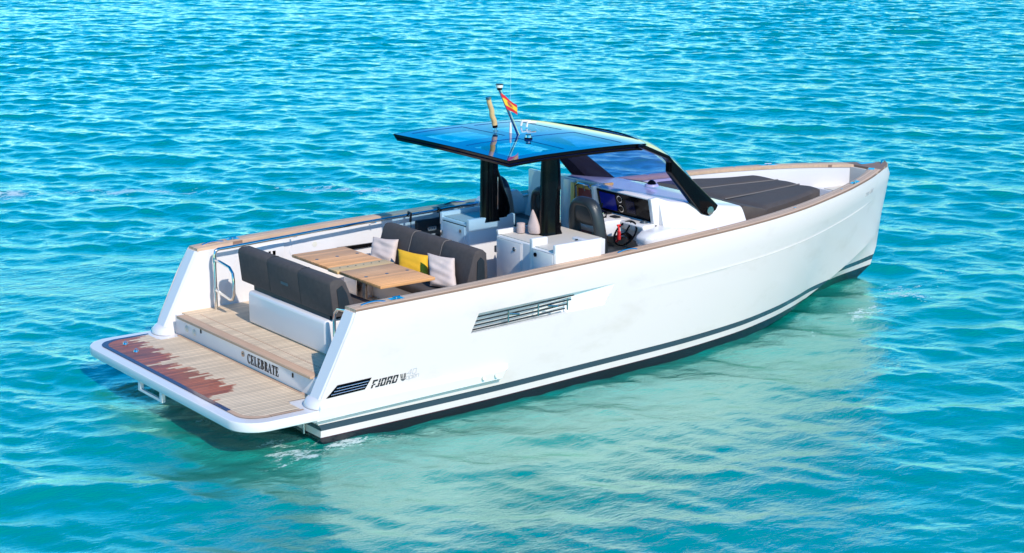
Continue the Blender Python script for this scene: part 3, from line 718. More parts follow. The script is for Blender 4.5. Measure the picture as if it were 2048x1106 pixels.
# ---- table
tb = empty('cockpit_table', parent=Y_); ZT = 1.497
for (a, c, mt_, x0, x1, nm) in ((.115, 1.013, 'table', 1.46, 2.225, 'table_leaf'), (-1.013, -.105, 'table', 1.46, 2.225, 'table_leaf'), (-.105, .115, 'tablelight', 1.435, 2.245, 'centre_board')):
    k = MB(); k.box(x0, x1, a + .0015, c - .0015, ZT - .038, ZT); lf = k.build(nm, mt_, tb, bevel=.006)
    if nm == 'table_leaf':
        k = MB()
        for x in (1.57, 1.86, 2.15):
            yy = .59 if a > 0 else -.53
            k.disc((x, yy, ZT - .002), (0, 0, 1), .022, .005, 14)
        k.build('fitting', 'slate', lf)
    else:
        k = MB()
        for x in np.linspace(1.56, 2.12, 6): k.disc((x, .04, ZT - .002), (0, 0, 1), .011, .004, 10)
        k.build('fitting', 'black', lf)
k = MB(); k.disc((1.84, 0, 1.36), (0, 0, 1), .045, .11, 20); k.disc((1.84, 0, 1.33), (0, 0, 1), .078, .035, 24, mi=1); k.disc((1.84, 0, ZS), (0, 0, 1), .068, .55, 24); k.disc((1.84, 0, ZS), (0, 0, 1), .15, .015, 24)
k.box(1.72, 1.96, -.3, .3, 1.44, 1.459); k.build('pedestal', ['steel2', 'black'], tb)
# small cool box against the forward sofa
k = MB(); k.box(2.49, 2.80, .98, 1.48, ZS, 1.16); cbx = k.build('storage_box', 'gelmat', Y_, bevel=.012)

# ---- port wall details
for yv in (1.0,):
    k = MB()
    k.box(1.28, 1.80, 1.795, 1.83, 1.17, 1.46); k.build('switch_panel', 'gelmat', Y_, bevel=.004)
    k = MB(); k.box(1.57, 1.60, 1.789, 1.80, 1.33, 1.375); k.box(1.63, 1.67, 1.789, 1.80, 1.32, 1.375); k.build('wall_switch', 'black', Y_)
    k = MB(); k.disc((2.0, 1.83, 1.34), (0, -1, 0), .11, .014, 28); sp = k.build('wall_speaker', 'gelmat', Y_)
    k = MB(); k.disc((2.27, 1.83, 1.375), (0, -1, 0), .035, .014, 20); k.build('socket_ring', 'bolt', Y_)
    k = MB(); k.box(2.6, 3.7, 1.775, 1.82, 1.24, 1.29); k.build('wall_trim', 'black', Y_)
hr = MB(); pts = [(.70, 1.60, ZS), (.70, 1.60, 1.48), (.715, 1.60, 1.53), (.76, 1.61, 1.545)] + [(x, 1.60 + .06 * min(1, (x - .76) / 1.5) - .03 * max(0, x - 3) / 2, 1.545 + (x - .76) * .0285) for x in np.linspace(1.0, 5.6, 24)]
hr.tube(pts, .021, 12)
for x in (1.9, 3.1, 4.5): hr.tube([(x, 1.64, 1.56 + (x - 1.9) * .028), (x, 1.76, 1.53 + (x - 1.9) * .028)], .010, 8)
hr.build('hand_rail', 'chrome', Y_)
def gate(x, y, dy):
    g = MB(); g.tube([(x, y, 1.42), (x + .004, y + dy * .25, 1.42), (x + .008, y + dy * .8, 1.42 - .03), (x + .01, y + dy * .96, 1.33), (x + .01, y + dy, 1.24), (x + .01, y + dy, 1.06), (x + .01, y + dy * .92, 1.0), (x + .008, y + dy * .8, .98), (x, y, 1.04)], .019, 12)
    g.disc((x, y, 1.39), (0, 0, 1), .027, .06, 14); g.disc((x, y, 1.01), (0, 0, 1), .027, .06, 14)
    return g.build('rail_gate', 'chrome', Y_)
gate(.70, 1.60, -.46); gs = MB(); gs.tube([(.72, -1.62, ZS), (.72, -1.62, 1.42)], .019, 12); gs.build('gate_post', 'chrome', Y_); gate(.72, -1.62, .44)

# ---- galley units
def cabinet(name, x0, x1, y0, y1, z0, zt, rimA=.045, lip=.05, top='cream'):
    e = empty(name, parent=Y_)
    k = MB(); k.box(x0, x1, y0, y1, z0, zt - lip); k.build('carcass', 'gelmat', e, bevel=.014, seg=3)
    k = MB(); k.box(x0 + .03, x1 - .03, y0 + .03, y1 - .03, zt - lip, zt - lip + .012); k.build('worktop', top, e)
    return e
ga = cabinet('galley_unit', 3.66, 4.62, -1.262, -.28, ZS, 1.755, lip=.06)
k = MB(); k.box(3.655, 3.95, -.325, -.28, 1.70, 1.762); k.box(3.655, 4.55, -.31, -.275, 1.70, 1.757); k.build('rim', 'gelmat', ga, bevel=.01)
k = MB(); k.box(3.645, 3.662, -.80, -.315, .90, 1.665); dr = k.build('cupboard_door', 'gel', ga, bevel=.004)
k = MB()
for (y0, y1, z0, z1) in ((-.815, -.30, 1.668, 1.678), (-.815, -.803, .88, 1.67), (-.312, -.30, .88, 1.67)): k.box(3.650, 3.664, y0, y1, z0, z1)
k.build('door_trim', 'gelmat', ga)
k = MB(); k.disc((3.645, -.68, 1.585), (-1, 0, 0), .026, .014, 18); k.disc((3.632, -.68, 1.585), (-1, 0, 0), .012, .008, 12); k.box(3.62, 3.65, -.32, -.29, 1.48, 1.56); k.build('door_latch', 'chrome', dr)
gb_ = cabinet('wet_bar_unit', 3.43, 4.12, -1.77, -1.268, ZS, 1.80, lip=.045)
k = MB(); k.box(3.425, 3.66, -1.33, -1.262, 1.60, 1.855); k.box(3.425, 4.13, -1.775, -1.715, 1.60, 1.855); k.box(4.05, 4.13, -1.72, -1.30, 1.6, 1.80); k.build('rim', 'gelmat', gb_, bevel=.016, seg=3)
k = MB(); k.box(3.415, 3.432, -1.735, -1.335, 1.0, 1.735); dr = k.build('cupboard_door', 'gel', gb_, bevel=.004)
k = MB()
for (y0, y1, z0, z1) in ((-1.755, -1.315, 1.738, 1.748), (-1.752, -1.742, .98, 1.74), (-1.328, -1.318, .98, 1.74)): k.box(3.420, 3.434, y0, y1, z0, z1)
k.build('door_trim', 'gelmat', gb_)
k = MB(); k.disc((3.416, -1.40, 1.68), (-1, 0, 0), .026, .014, 18); k.disc((3.416, -1.75, 1.545), (-1, 0, 0), .028, .012, 18, mi=1); k.build('door_latch', ['black', 'redpanel'], dr)
k = MB()
for (x, y) in ((4.02, -1.42), (4.00, -1.62), (3.75, -1.60)): k.box(x, x + .09, y, y + .02, 1.78, 1.79)
k.build('worktop_slot', 'black', gb_)
gp = cabinet('sink_unit', 3.71, 4.44, .38, 1.03, ZS, 1.75, lip=.045)
k = MB(); k.box(3.705, 4.42, .98, 1.035, 1.6, 1.765); k.box(3.705, 4.45, .375, .44, 1.6, 1.762); k.build('rim', 'gelmat', gp, bevel=.012)
k = MB(); k.box(3.695, 3.712, .46, .95, .90, 1.66); dr = k.build('cupboard_door', 'gel', gp, bevel=.004)
k = MB()
for (y0, y1, z0, z1) in ((.445, .965, 1.663, 1.671),): k.box(3.700, 3.713, y0, y1, z0, z1)
k.build('door_trim', 'black', gp)
k = MB(); k.box(3.682, 3.697, .52, .56, 1.57, 1.615); k.box(3.68, 3.70, .955, .985, 1.46, 1.53); k.build('door_latch', 'chrome', dr)

# ---- pillars, hardtop
for (y0, y1, xa, xb) in ((.375, .50, 3.95, 4.20), (-.76, -.63, 4.05, 4.33)):
    k = MB(); rings = []
    for z, dx, dy in ((1.70, .02, .01), (1.76, 0, 0), (2.1, .0, .0), (2.5, -.01, -.002), (2.77, -.03, -.01)):
        x0, x1 = xa - dx * .6, xb + dx; a, c = y0 - dy, y1 + dy; r_ = .028
        rings.append([(x0 + r_, a, z), (x1 - r_, a, z), (x1, a + r_, z), (x1, c - r_, z), (x1 - r_, c, z), (x0 + r_, c, z), (x0, c - r_, z), (x0, a + r_, z)])
    k.loft(rings); pp = k.build('roof_pillar', 'black', Y_, smooth=60)
    k = MB(); ys = y0 - .018
    k.tube([(xb - .05, ys, 1.86), (xb - .05, ys, 2.28)], .008, 8); k.build('pillar_trim', 'chrome', pp)
k = MB(); rings = []
for z, x1, a, c in ((1.735, 4.40, .37, .50), (1.85, 4.41, .365, .505), (1.98, 4.37, .37, .50), (2.10, 4.31, .375, .50), (2.22, 4.27, .38, .495), (2.33, 4.22, .385, .49), (2.45, 4.17, .39, .485)):
    rings.append([(4.12 + (x1 - 4.12) * (.5 + .5 * math.cos(q_)) if math.cos(q_) > -.2 else 4.12, (a + c) / 2 + (c - a) / 2 * math.sin(q_), z) for q_ in np.linspace(0, 2 * math.pi, 21)[:-1]])
k.loft(rings); k.build('pillar_fairing', 'black', Y_, smooth=60)
HT = empty('hardtop', parent=Y_)
zt = crom([(3.1, 2.818), (3.7, 2.842), (4.4, 2.846), (5.0, 2.836), (5.35, 2.812), (5.9, 2.73)])
def front_x(y): return 5.27 + .42 * (1 - (abs(y) / 1.235)**2.2)
NX, NY = 34, 26; XS = lambda i, y: 3.135 + (front_x(y) - 3.135) * i / NX
def htop(x, y, d=0): return float(zt(x)) + .012 * (1 - (y / 1.24)**2) + d
xcuts = sorted([3.135, 3.30, 4.10, 4.28, 5.02])
ycuts = [-1.235, -1.08, -.12, .12, 1.08, 1.235]
def surf(xa, xb, ya, yb, nx, ny, dz, front=False):
    v = []
    for i in range(nx + 1):
        for j in range(ny + 1):
            y = ya + (yb - ya) * j / ny; x1 = front_x(y) if front else xb; x = xa + (x1 - xa) * i / nx
            v.append((x, y, htop(x, y, dz)))
    return v, [(i * (ny + 1) + j, (i + 1) * (ny + 1) + j, (i + 1) * (ny + 1) + j + 1, i * (ny + 1) + j + 1) for i in range(nx) for j in range(ny)]
fr = MB()
panels = []
for ix in range(5):
    for iy in range(5):
        front = ix == 4
        xa = xcuts[ix]; xb = xcuts[ix + 1] if not front else None
        glass = ix in (1, 3) and iy in (1, 3)
        n1 = 6; n2 = 6
        if glass: panels.append((xa, xb, ycuts[iy], ycuts[iy + 1])); continue
        for dz in (0, -.05):
            v, f = surf(xa, xb, ycuts[iy], ycuts[iy + 1], n1, n2, dz, front); fr.add(v, f)
# opening walls and rim
for (xa, xb, ya, yb) in panels:
    def wall(P):
        n = 6
        for a, c in zip(P, P[1:] + P[:1]):
            v = []
            for i in range(n + 1):
                x = a[0] + (c[0] - a[0]) * i / n; y = a[1] + (c[1] - a[1]) * i / n
                v += [(x, y, htop(x, y)), (x, y, htop(x, y, -.05))]
            fr.add(v, [(2 * i, 2 * i + 1, 2 * i + 3, 2 * i + 2) for i in range(n)])
    wall([(xa, ya), (xb, ya), (xb, yb), (xa, yb)])
fro = fr.build('roof_frame', 'navy', HT, smooth=30)
# deep edge
ed = MB(); per = [(3.135, y) for y in np.linspace(1.235, -1.235, 12)] + [(x, -1.235) for x in np.linspace(3.3, 5.2, 14)] + [(front_x(y), y) for y in np.linspace(-1.235, 1.235, 22)] + [(x, 1.235) for x in np.linspace(5.2, 3.3, 14)]
rings = []
for (ins, dz) in ((0, .002), (-.006, -.006), (.0, -.02), (.03, -.085), (.06, -.088), (.06, -.05)):
    rg = []
    for x, y in per:
        cx_, cy_ = 4.3, 0; L = 1
        xx = x + (ins if x < 3.2 else (-ins if x > 5.25 else 0)); yy = y - (ins if y > 1.23 else (-ins if y < -1.23 else 0))
        rg.append((xx, yy, htop(x, y, dz)))
    rings.append(rg)
ed.loft(rings, cap=False); ed.build('roof_edge', 'black', HT, smooth=40)
for (xa, xb, ya, yb) in panels:
    g = MB(); v, f = surf(xa, xb, ya, yb, 6, 6, -.004); g.add(v, f); g.build('roof_glass', 'roofglass', HT, smooth=60)
# fittings on the roof
e = empty('flag_staff', parent=Y_); k = MB(); k.tube([(4.257, .06, 2.85), (3.95, .06, 3.47)], .019, 12); k.build('pole', 'chrome', e)
k = MB(); d = Vector((-.31, 0, .62)).normalized(); k.disc(Vector((3.955, .06, 3.455)), (0, 0, 1), .032, .03, 16, mi=1); k.disc((3.955, .06, 3.485), (0, 0, 1), .044, .035, 18, mi=0); k.disc((3.955, .06, 3.52), (0, 0, 1), .046, .012, 18, mi=1); k.build('mast_light', ['bolt', 'black'], e)
e = empty('sleeved_staff', parent=Y_)
k = MB(); k.disc((4.218, .50, 2.85), (0, 0, 1), .035, .02, 16); k.disc((4.218, .50, 2.87), (0, 0, 1), .018, .05, 14); k.tube([(4.214, .5, 2.90), (4.205, .5, 2.945)], .034, 14, mi=1); k.build('socket', ['chrome', 'black'], e)
k = MB(); pts = [(4.206 - .098 * i / 10 + .006 * math.sin(i * 1.3), .5 + .004 * math.sin(i * 2.1), 2.93 + .35 * i / 10) for i in range(11)]; k.tube(pts, .036, 14, r2=.030); k.build('canvas_sleeve', 'tan', e)
k = MB(); k.disc((4.106, .5, 3.275), (-.2, 0, 1), .036, .03, 14); k.build('end_cap', 'steel2', e)
e = empty('antenna', parent=Y_); k = MB(); k.tube([(4.272, .25, 2.855), (4.272, .25, 2.99)], .020, 12, r2=.011); k.build('antenna_base', 'gelmat', e)
k = MB(); k.tube([(4.272, .25, 2.99), (4.268, .25, 4.05)], .0009, 5, r2=.0006); k.build('whip', 'gelmat', e)
k = MB(); k.disc((4.17, -.26, 2.855), (0, 0, 1), .052, .02, 20, mi=0); k.disc((4.17, -.26, 2.875), (0, 0, 1), .036, .03, 18, mi=1, r2=.03); k.disc((4.17, -.26, 2.905), (0, 0, 1), .034, .01, 18, mi=0); k.build('anchor_light', ['black', 'chrome'], HT)
for yy in (.50, .62):
    k = MB(); k.tube([(4.72, yy, 2.86), (4.74, yy, 2.92), (4.86, yy - .02, 2.91)], .016, 10); k.build('roof_horn', 'gelmat', HT)

# ---- windscreen
WSc = empty('windscreen', parent=Y_)
v = []; NU, NV = 22, 14
def ws(u, w):   # u -1..1 across, w 0 top ..1 bottom
    c = 1 - abs(u)**2.0
    y = 1.215 * u * (1 + .05 * w)
    P0 = (5.25 + .40 * (1 - abs(u)**2.2), 2.795); P1 = (5.80 + .68 * c, 2.42 + .27 * c); P2 = (6.36 + .60 * c, 1.83 + .08 * c)
    q = [(1 - w)**2, 2 * w * (1 - w), w * w]
    return (sum(a * p[0] for a, p in zip(q, (P0, P1, P2))), y, sum(a * p[1] for a, p in zip(q, (P0, P1, P2))))
for i in range(NV + 1):
    for j in range(NU + 1): v.append(ws(-1 + 2 * j / NU, i / NV))
g = MB(); g.add(v, [(i * (NU + 1) + j, i * (NU + 1) + j + 1, (i + 1) * (NU + 1) + j + 1, (i + 1) * (NU + 1) + j) for i in range(NV) for j in range(NU)])
g.build('windscreen_glass', 'wsglass', WSc, smooth=60)
k = MB(); k.tube([Vector(ws(-1 + 2 * j / NU, 0)) + Vector((.0, 0, .004)) for j in range(NU + 1)], .010, 8); k.build('top_seal', 'black', WSc)
for sgn in (-1, 1):
    k = MB(); k.tube([Vector(ws(sgn, j / 10)) + Vector((.012, 0, .012)) for j in range(7)], .006, 6); k.build('glass_edge', 'gelmat', WSc)
for sgn in (-1, 1):
    k = MB()
    if sgn < 0: P = [(5.10, 2.80), (5.16, 2.83), (5.57, 2.655), (5.66, 2.565), (6.435, 1.92), (6.40, 1.86), (6.27, 1.795), (6.15, 1.84), (5.61, 2.43), (5.61, 2.56), (5.54, 2.62)]
    else: P = [(5.28, 2.74), (5.42, 2.72), (6.05, 2.44), (6.88, 1.84), (6.35, 1.80), (6.15, 1.92), (5.75, 2.34)]
    k.prism(P, sgn * 1.225, sgn * (1.36 if sgn < 0 else 1.285)); ps = k.build('windscreen_post', 'black', WSc, bevel=.018, seg=3)
    k = MB(); k.disc((6.285, sgn * (1.358 if sgn < 0 else 1.284), 1.868), (0, sgn, 0), .056, .014, 26, r2=.055); k.build('post_cap', 'steel2', ps)

# ---- deckhouse
dk = MB(); rings = []
def dz_top(x): return float(np.interp(x, [5.3, 5.6, 6.0, 6.6, 7.2, 7.55], [2.105, 2.06, 2.00, 1.93, 1.86, 1.80]))
for x in (5.46, 5.7, 6.0, 6.3, 6.6, 6.93):
    zt_ = float(np.interp(x, [5.4, 5.7, 6.2, 6.93], [2.105, 2.045, 1.95, 1.835]))
    crown = [(y, zt_ + .025 * (1 - (y / 1.25)**2)) for y in np.linspace(-1.24, 1.24, 15)]
    prof = [(-1.57, 1.0), (-1.50, 1.42), (-1.315, zt_ - .075), (-1.275, zt_ - .018)] + crown + [(1.275, zt_ - .018), (1.315, zt_ - .075), (1.50, 1.42), (1.57, 1.0)]
    rings.append([(x, y, z) for y, z in prof])
dk.loft(rings); deckh = dk.build('deckhouse', 'gel', Y_, smooth=40)
k = MB(); k.disc((6.52, .05, 1.945), (0, 0, 1), .10, .03, 26, mi=1, r2=.085); k.disc((6.52, .05, 1.97), (0, 0, 1), .062, .03, 24, r2=.055); k.disc((6.52, .05, 2.0), (0, 0, 1), .055, .03, 24, r2=.02); k.build('compass', ['black', 'gelmat'], deckh)
# helm console
hc = empty('helm_console', parent=Y_)
k = MB(); k.prism([(5.62, ZS), (5.62, 2.045), (5.44, 2.115), (5.355, 2.10), (5.43, 1.80), (5.40, 1.785), (5.30, 1.70), (5.33, ZS)], -1.235, -.19); k.build('console_body', 'gelmat', hc, bevel=.008)
k = MB(); k.prism([(5.44, 1.787), (4.97, 1.80), (4.92, 1.775), (4.93, 1.67), (5.0, 1.60), (5.32, 1.55), (5.44, 1.55)], -.86, -.17); k.build('console_shelf', 'gelmat', hc, bevel=.018, seg=3)
k = MB(); k.prism([(5.44, 1.785), (5.22, 1.79), (5.19, 1.77), (5.22, 1.68), (5.44, 1.64)], -1.30, -.85); k.build('console_shelf', 'gelmat', hc, bevel=.012, seg=3)
k = MB(); rings = []
for y, g in ((-1.29, 0), (-1.34, .03), (-1.50, .02), (-1.56, -.04)):
    rings.append([(x, y, z) for x, z in ((5.9, 1.2), (5.9, 1.70), (5.46, 1.77), (5.18 - g, 1.74), (5.08 - g, 1.67), (5.10 - g, 1.56), (5.26, 1.44), (5.5, 1.2))])
k.loft(rings); k.build('console_side', 'gel', hc, bevel=.03, seg=3)
k = MB()
k.prism([(5.60, 1.6), (5.64, 2.05), (5.42, 2.125), (5.32, 2.115), (5.385, 1.78), (5.40, 1.6)], -1.30, -1.235); k.prism([(5.60, 1.0), (5.62, 2.06), (5.42, 2.125), (5.30, 2.118), (5.34, 1.75), (5.36, 1.0)], -.19, -.135)
k.build('console_frame', 'gel', hc, bevel=.008)
D0, D1 = (5.352, 2.086), (5.425, 1.797)
k = MB(); k.prism([D0, D1, (D1[0] - .01, D1[1] - .004), (D0[0] - .01, D0[1] - .004)], -1.228, -.20); dash = k.build('dash_panel', 'black', hc)
def dashpt(s, y, o=0.0): return (D0[0] + (D1[0] - D0[0]) * s - .010 - o, y, D0[1] + (D1[1] - D0[1]) * s - .004 - o * .25)
def dashq(name, y0, y1, s0, s1, mat, o=.005):
    q_ = MB(); q_.loft([[dashpt(s0, y0, oo), dashpt(s0, y1, oo), dashpt(s1, y1, oo), dashpt(s1, y0, oo)] for oo in (0, o)]); return q_.build(name, mat, dash, smooth=0)
dashq('chart_screen', -.56, -.25, .10, .86, 'screen')
dashq('chart_screen', -.93, -.76, .22, .80, 'screendim')
for s_ in (.24, .68):
    k = MB(); c0 = Vector(dashpt(s_, -.655, -.002)); k.disc(c0, (-.96, 0, -.25), .048, .014, 24); k.disc(c0 + Vector((-.014, 0, -.004)), (-.96, 0, -.25), .037, .005, 24, mi=1); k.build('gauge', ['chrome', 'black'], dash)
for (ya, yb, xa) in ((-.50, -.36, 5.27), (-.76, -.64, 5.20), (-.34, -.24, 5.30)):
    k = MB(); k.box(xa, xa + .09, ya, yb, 1.79, 1.812); k.build('keypad', 'rubber', hc, bevel=.006)
k = MB(); k.box(5.02, 5.14, -.66, -.53, 1.795, 1.88); k.tube([(5.06, -.62, 1.87), (5.09, -.625, 1.99)], .015, 8, mi=1); k.tube([(5.10, -.56, 1.87), (5.13, -.56, 1.96)], .015, 8, mi=1); k.disc((5.08, -.66, 1.85), (0, -1, 0), .035, .02, 14, mi=1)
k.build('throttle', ['black', 'chrome'], hc, bevel=.006)
k = MB(); ctr = Vector((5.13, -1.04, 1.66)); axn = Vector((-.80, 0, .60)).normalized(); u_ = Vector((0, 1, 0)); w_ = axn.cross(u_)
k.tube([ctr + (u_ * math.cos(a) + w_ * math.sin(a)) * .175 for a in np.linspace(0, 2 * math.pi, 29)[:-1]], .013, 10, closed=True)
for a in (.5, 2.6, 4.7): k.tube([ctr, ctr + (u_ * math.cos(a) + w_ * math.sin(a)) * .175], .012, 8)
k.tube([ctr, ctr - axn * .12], .03, 12); k.build('steering_wheel', 'black', hc)
k = MB(); k.disc((5.33, -1.16, 1.785), (0, 0, 1), .055, .03, 18, r2=.035); k.build('speaker_pod', 'slate', hc)

k = MB(); k.box(5.27, 5.325, -1.24, -.20, ZS, 1.54); k.build('foot_panel', 'teakx', hc, bevel=.004)
# companionway
cw_ = empty('companionway', parent=Y_)
k = MB(); k.box(5.50, 5.55, .50, 1.47, ZS, 2.085); k.build('bulkhead', 'gel', cw_, bevel=.01)
k = MB(); k.box(5.42, 5.62, .37, .60, 1.2, 2.095); k.box(5.44, 5.60, -.135, -.10, 1.2, 2.07); k.build('side_panel', 'gel', cw_, bevel=.012)
k = MB(); k.box(5.36, 5.455, .29, .37, 1.2, 2.08); k.box(5.40, 5.455, -.12, .29, 2.02, 2.10); k.box(5.52, 5.72, -.10, -.05, 2.07, 2.105)
k.build('door_frame', 'honey', cw_, bevel=.008)
k = MB(); k.box(5.435, 5.452, -.12, .29, 1.2, 2.02); k.build('door_panel', 'redpanel', cw_)
k = MB(); k.tube([(5.38, .25, 1.72), (5.36, .25, 2.05), (5.36, .20, 2.09), (5.36, .0, 2.09), (5.38, -.04, 2.04), (5.40, -.04, 1.98)], .014, 10); k.tube([(5.36, .10, 2.08), (5.39, .10, 2.0)], .010, 8); k.build('door_handle', 'chrome', cw_)

# port side lounge
lg = empty('port_lounge', parent=Y_)
k = MB(); k.box(4.75, 5.50, 1.12, 1.70, ZS, 1.36); k.build('lounge_base', 'gel', lg, bevel=.02)
k = MB(); k.box(4.75, 5.50, 1.10, 1.62, 1.36, 1.44); k.build('lounge_cushion', 'vinyl', lg, bevel=.03, seg=3)
k = MB(); k.prism([(4.72, 1.44), (4.74, 1.66), (4.8, 1.74), (5.42, 1.78), (5.52, 1.70), (5.55, 1.44)], 1.60, 1.71); k.build('lounge_back', 'gelmat', lg, bevel=.02, seg=3)

# helm seats
def helm_seat(yc_, w):
    e = empty('helm_seat', parent=Y_)
    k = MB(); k.box(4.74, 5.15, yc_ - w * .42, yc_ + w * .42, ZS, 1.40); k.build('seat_box', 'gelmat', e, bevel=.03)
    k = MB(); k.box(4.62, 5.16, yc_ - w / 2, yc_ + w / 2, 1.38, 1.49); k.build('seat_cushion', 'vinyl', e, bevel=.035, seg=4)
    def bx_(s): return 4.72 - .10 * s      # lean aft with height
    H0, H1 = 1.45, 2.165
    # hooped back: padded arch with a gap low down
    k = MB(); hp = []
    for i in range(25):
        a = math.pi * i / 24; yy = yc_ + (w / 2 - .055) * math.copysign(abs(math.cos(a))**.55, math.cos(a)); s = math.sin(a)**.6
        zz_ = H0 + (H1 - .07 - H0) * s; hp.append((bx_((zz_ - H0) / (H1 - H0)), yy, zz_))
    prev = None; rings = []
    for i, p in enumerate(hp):
        a = Vector(hp[max(i - 1, 0)]); c = Vector(hp[min(i + 1, 24)]); d = (c - a).normalized(); fx = Vector((1, 0, .15)).normalized(); sd = d.cross(fx).normalized()
        rings.append([Vector(p) + fx * (.085 * math.cos(q_)) + sd * (.058 * math.sin(q_)) for q_ in np.linspace(0, 2 * math.pi, 15)[:-1]])
    k.loft(rings); k.build('back_hoop', 'vinyl', e, smooth=70)
    k = MB(); rings = []
    for zz_, ww, dd in ((1.79, .10, .02), (1.81, w * .36, .05), (1.88, w * .42, .066), (2.0, w * .42, .07), (2.08, w * .37, .062), (2.13, w * .22, .04)):
        xx = bx_((zz_ - H0) / (H1 - H0)) + .01
        rings.append([(xx + dd * math.cos(q_), yc_ + ww * math.copysign(abs(math.sin(q_))**.6, math.sin(q_)), zz_) for q_ in np.linspace(0, 2 * math.pi, 21)[:-1]])
    k.loft(rings); k.build('back_pad', 'vinyl', e, smooth=70)
    return e
helm_seat(-.83, .62); helm_seat(.02, .50); helm_seat(1.06, .56)

# ---- sunpad
sp_ = empty('sun_pad', parent=Y_)
def ymid(x, s): return s * float(np.interp(x, [6.9, 7.45, 8.2, 9.0, 9.2], [1.26, 1.18, .97, .68, .60]))
k = MB(); rings = [[(x, y * .94, z) for x, y in [(xx, ymid(xx, -1)) for xx in np.linspace(7.0, 9.1, 8)] + [(xx, ymid(xx, 1)) for xx in np.linspace(9.1, 7.0, 8)]] for z in (.98, 1.5)]
k.loft(rings); k.build('pad_base', 'gelmat', sp_, smooth=0)
for j in range(3):
    k = MB(); nn_ = 16; mm_ = 12; v = []; xs = np.linspace(7.47, 9.16, nn_ + 1)
    top = []; 
    f0, f1 = -1 + 2 * j / 3, -1 + 2 * (j + 1) / 3
    rings = []
    for i in range(nn_ + 1):
        u = i / nn_; rg = []
        for w_i in range(mm_ + 1):
            w = w_i / mm_; fy = f0 + (f1 - f0) * w
            xe = 9.06 + .10 * math.sin(math.pi * w)**.5 + .04 * (1 - fy * fy)
            x = 7.46 + (xe - 7.46) * u; y = fy * ymid(x, 1)
            ed_ = min(1, min(w, 1 - w) / .06) ; eu = min(1, min(u, 1 - u) / .03)
            z = 1.735 - .03 * (1 - min(ed_, 1))**1.5 - .03 * (1 - min(eu, 1))**1.5 + .006 * math.sin(u * 9 + j) * math.sin(w * 5)
            rg.append((x, y, z))
        rg2 = [(p[0], p[1], 1.49) for p in rg[::-1]]
        rings.append(rg + rg2)
    k.loft(rings); k.build('pad_cushion', 'fabric2', sp_, smooth=50)
for f_ in (-1 / 3, 1 / 3):
    k = MB(); k.tube([(x, f_ * ymid(x, 1), 1.728) for x in np.linspace(7.47, 9.1, 10)], .010, 6); k.build('piping', 'piping', sp_)
k = MB(); rings = []
for y in np.linspace(-1.25, 1.25, 18):
    bow_ = 0
    e_ = 1 if abs(y) < 1.3 else .0
    P = [(6.945, 1.50), (6.95, 1.74), (6.98, 1.80 ), (7.03, 1.82), (7.37, 1.745), (7.43, 1.71), (7.45, 1.50)]
    rings.append([(x + bow_ * (.9 if x < 7.3 else .15) * (1 if x < 7.3 else 0) * .32, y * (1 if x > 7.3 else .985), z) for x, z in P])
k.loft(rings); k.build('head_bolster', 'fabric2', sp_, bevel=.012, smooth=50)

# ================================================================== LOOSE THINGS
# flag
fg = MB(); a0 = Vector((3.955, .04, 3.415)); a1 = Vector((4.06, .04, 3.205)); b0 = Vector((4.185, .02, 3.255)); b1 = Vector((4.215, .01, 3.118))
nu, nv = 14, 12; v = []; uv = []
for i in range(nu + 1):
    for j in range(nv + 1):
        u, w = i / nu, j / nv; p = (a0 * (1 - w) + a1 * w) * (1 - u) + (b0 * (1 - w) + b1 * w) * u
        p = p + Vector((0, .028 * math.sin(u * 5.5 + w * 1.5) * u, .012 * math.sin(u * 6) * (1 - w))); v.append(p); uv.append((u, 1 - w))
fg.add(v, [(i * (nv + 1) + j, (i + 1) * (nv + 1) + j, (i + 1) * (nv + 1) + j + 1, i * (nv + 1) + j + 1) for i in range(nu) for j in range(nv)])
flag = fg.build('flag', 'flag', None, smooth=70)
uvl = flag.data.uv_layers.new(name='UVMap')
for lp in flag.data.loops: uvl.data[lp.index].uv = uv[lp.vertex_index]
tag(flag, 'small red and yellow striped flag drooping from the roof staff', 'flag')
k = MB()
def fp(u, w): 
    p = (a0 * (1 - w) + a1 * w) * (1 - u) + (b0 * (1 - w) + b1 * w) * u
    return p + Vector((0, .028 * math.sin(u * 5.5 + w * 1.5) * u - .005, .012 * math.sin(u * 6) * (1 - w)))
def fpoly(P): k.add([fp(*p) for p in P], [tuple(range(len(P)))])
fpoly([(.36, .36), (.52, .36), (.52, .58), (.44, .66), (.36, .58)]); fpoly([(.30, .36), (.335, .36), (.335, .62), (.30, .62)]); fpoly([(.545, .36), (.58, .36), (.58, .62), (.545, .62)]); fpoly([(.38, .29), (.50, .29), (.52, .34), (.36, .34)])
k.build('crest', 'redpanel', flag, smooth=0)

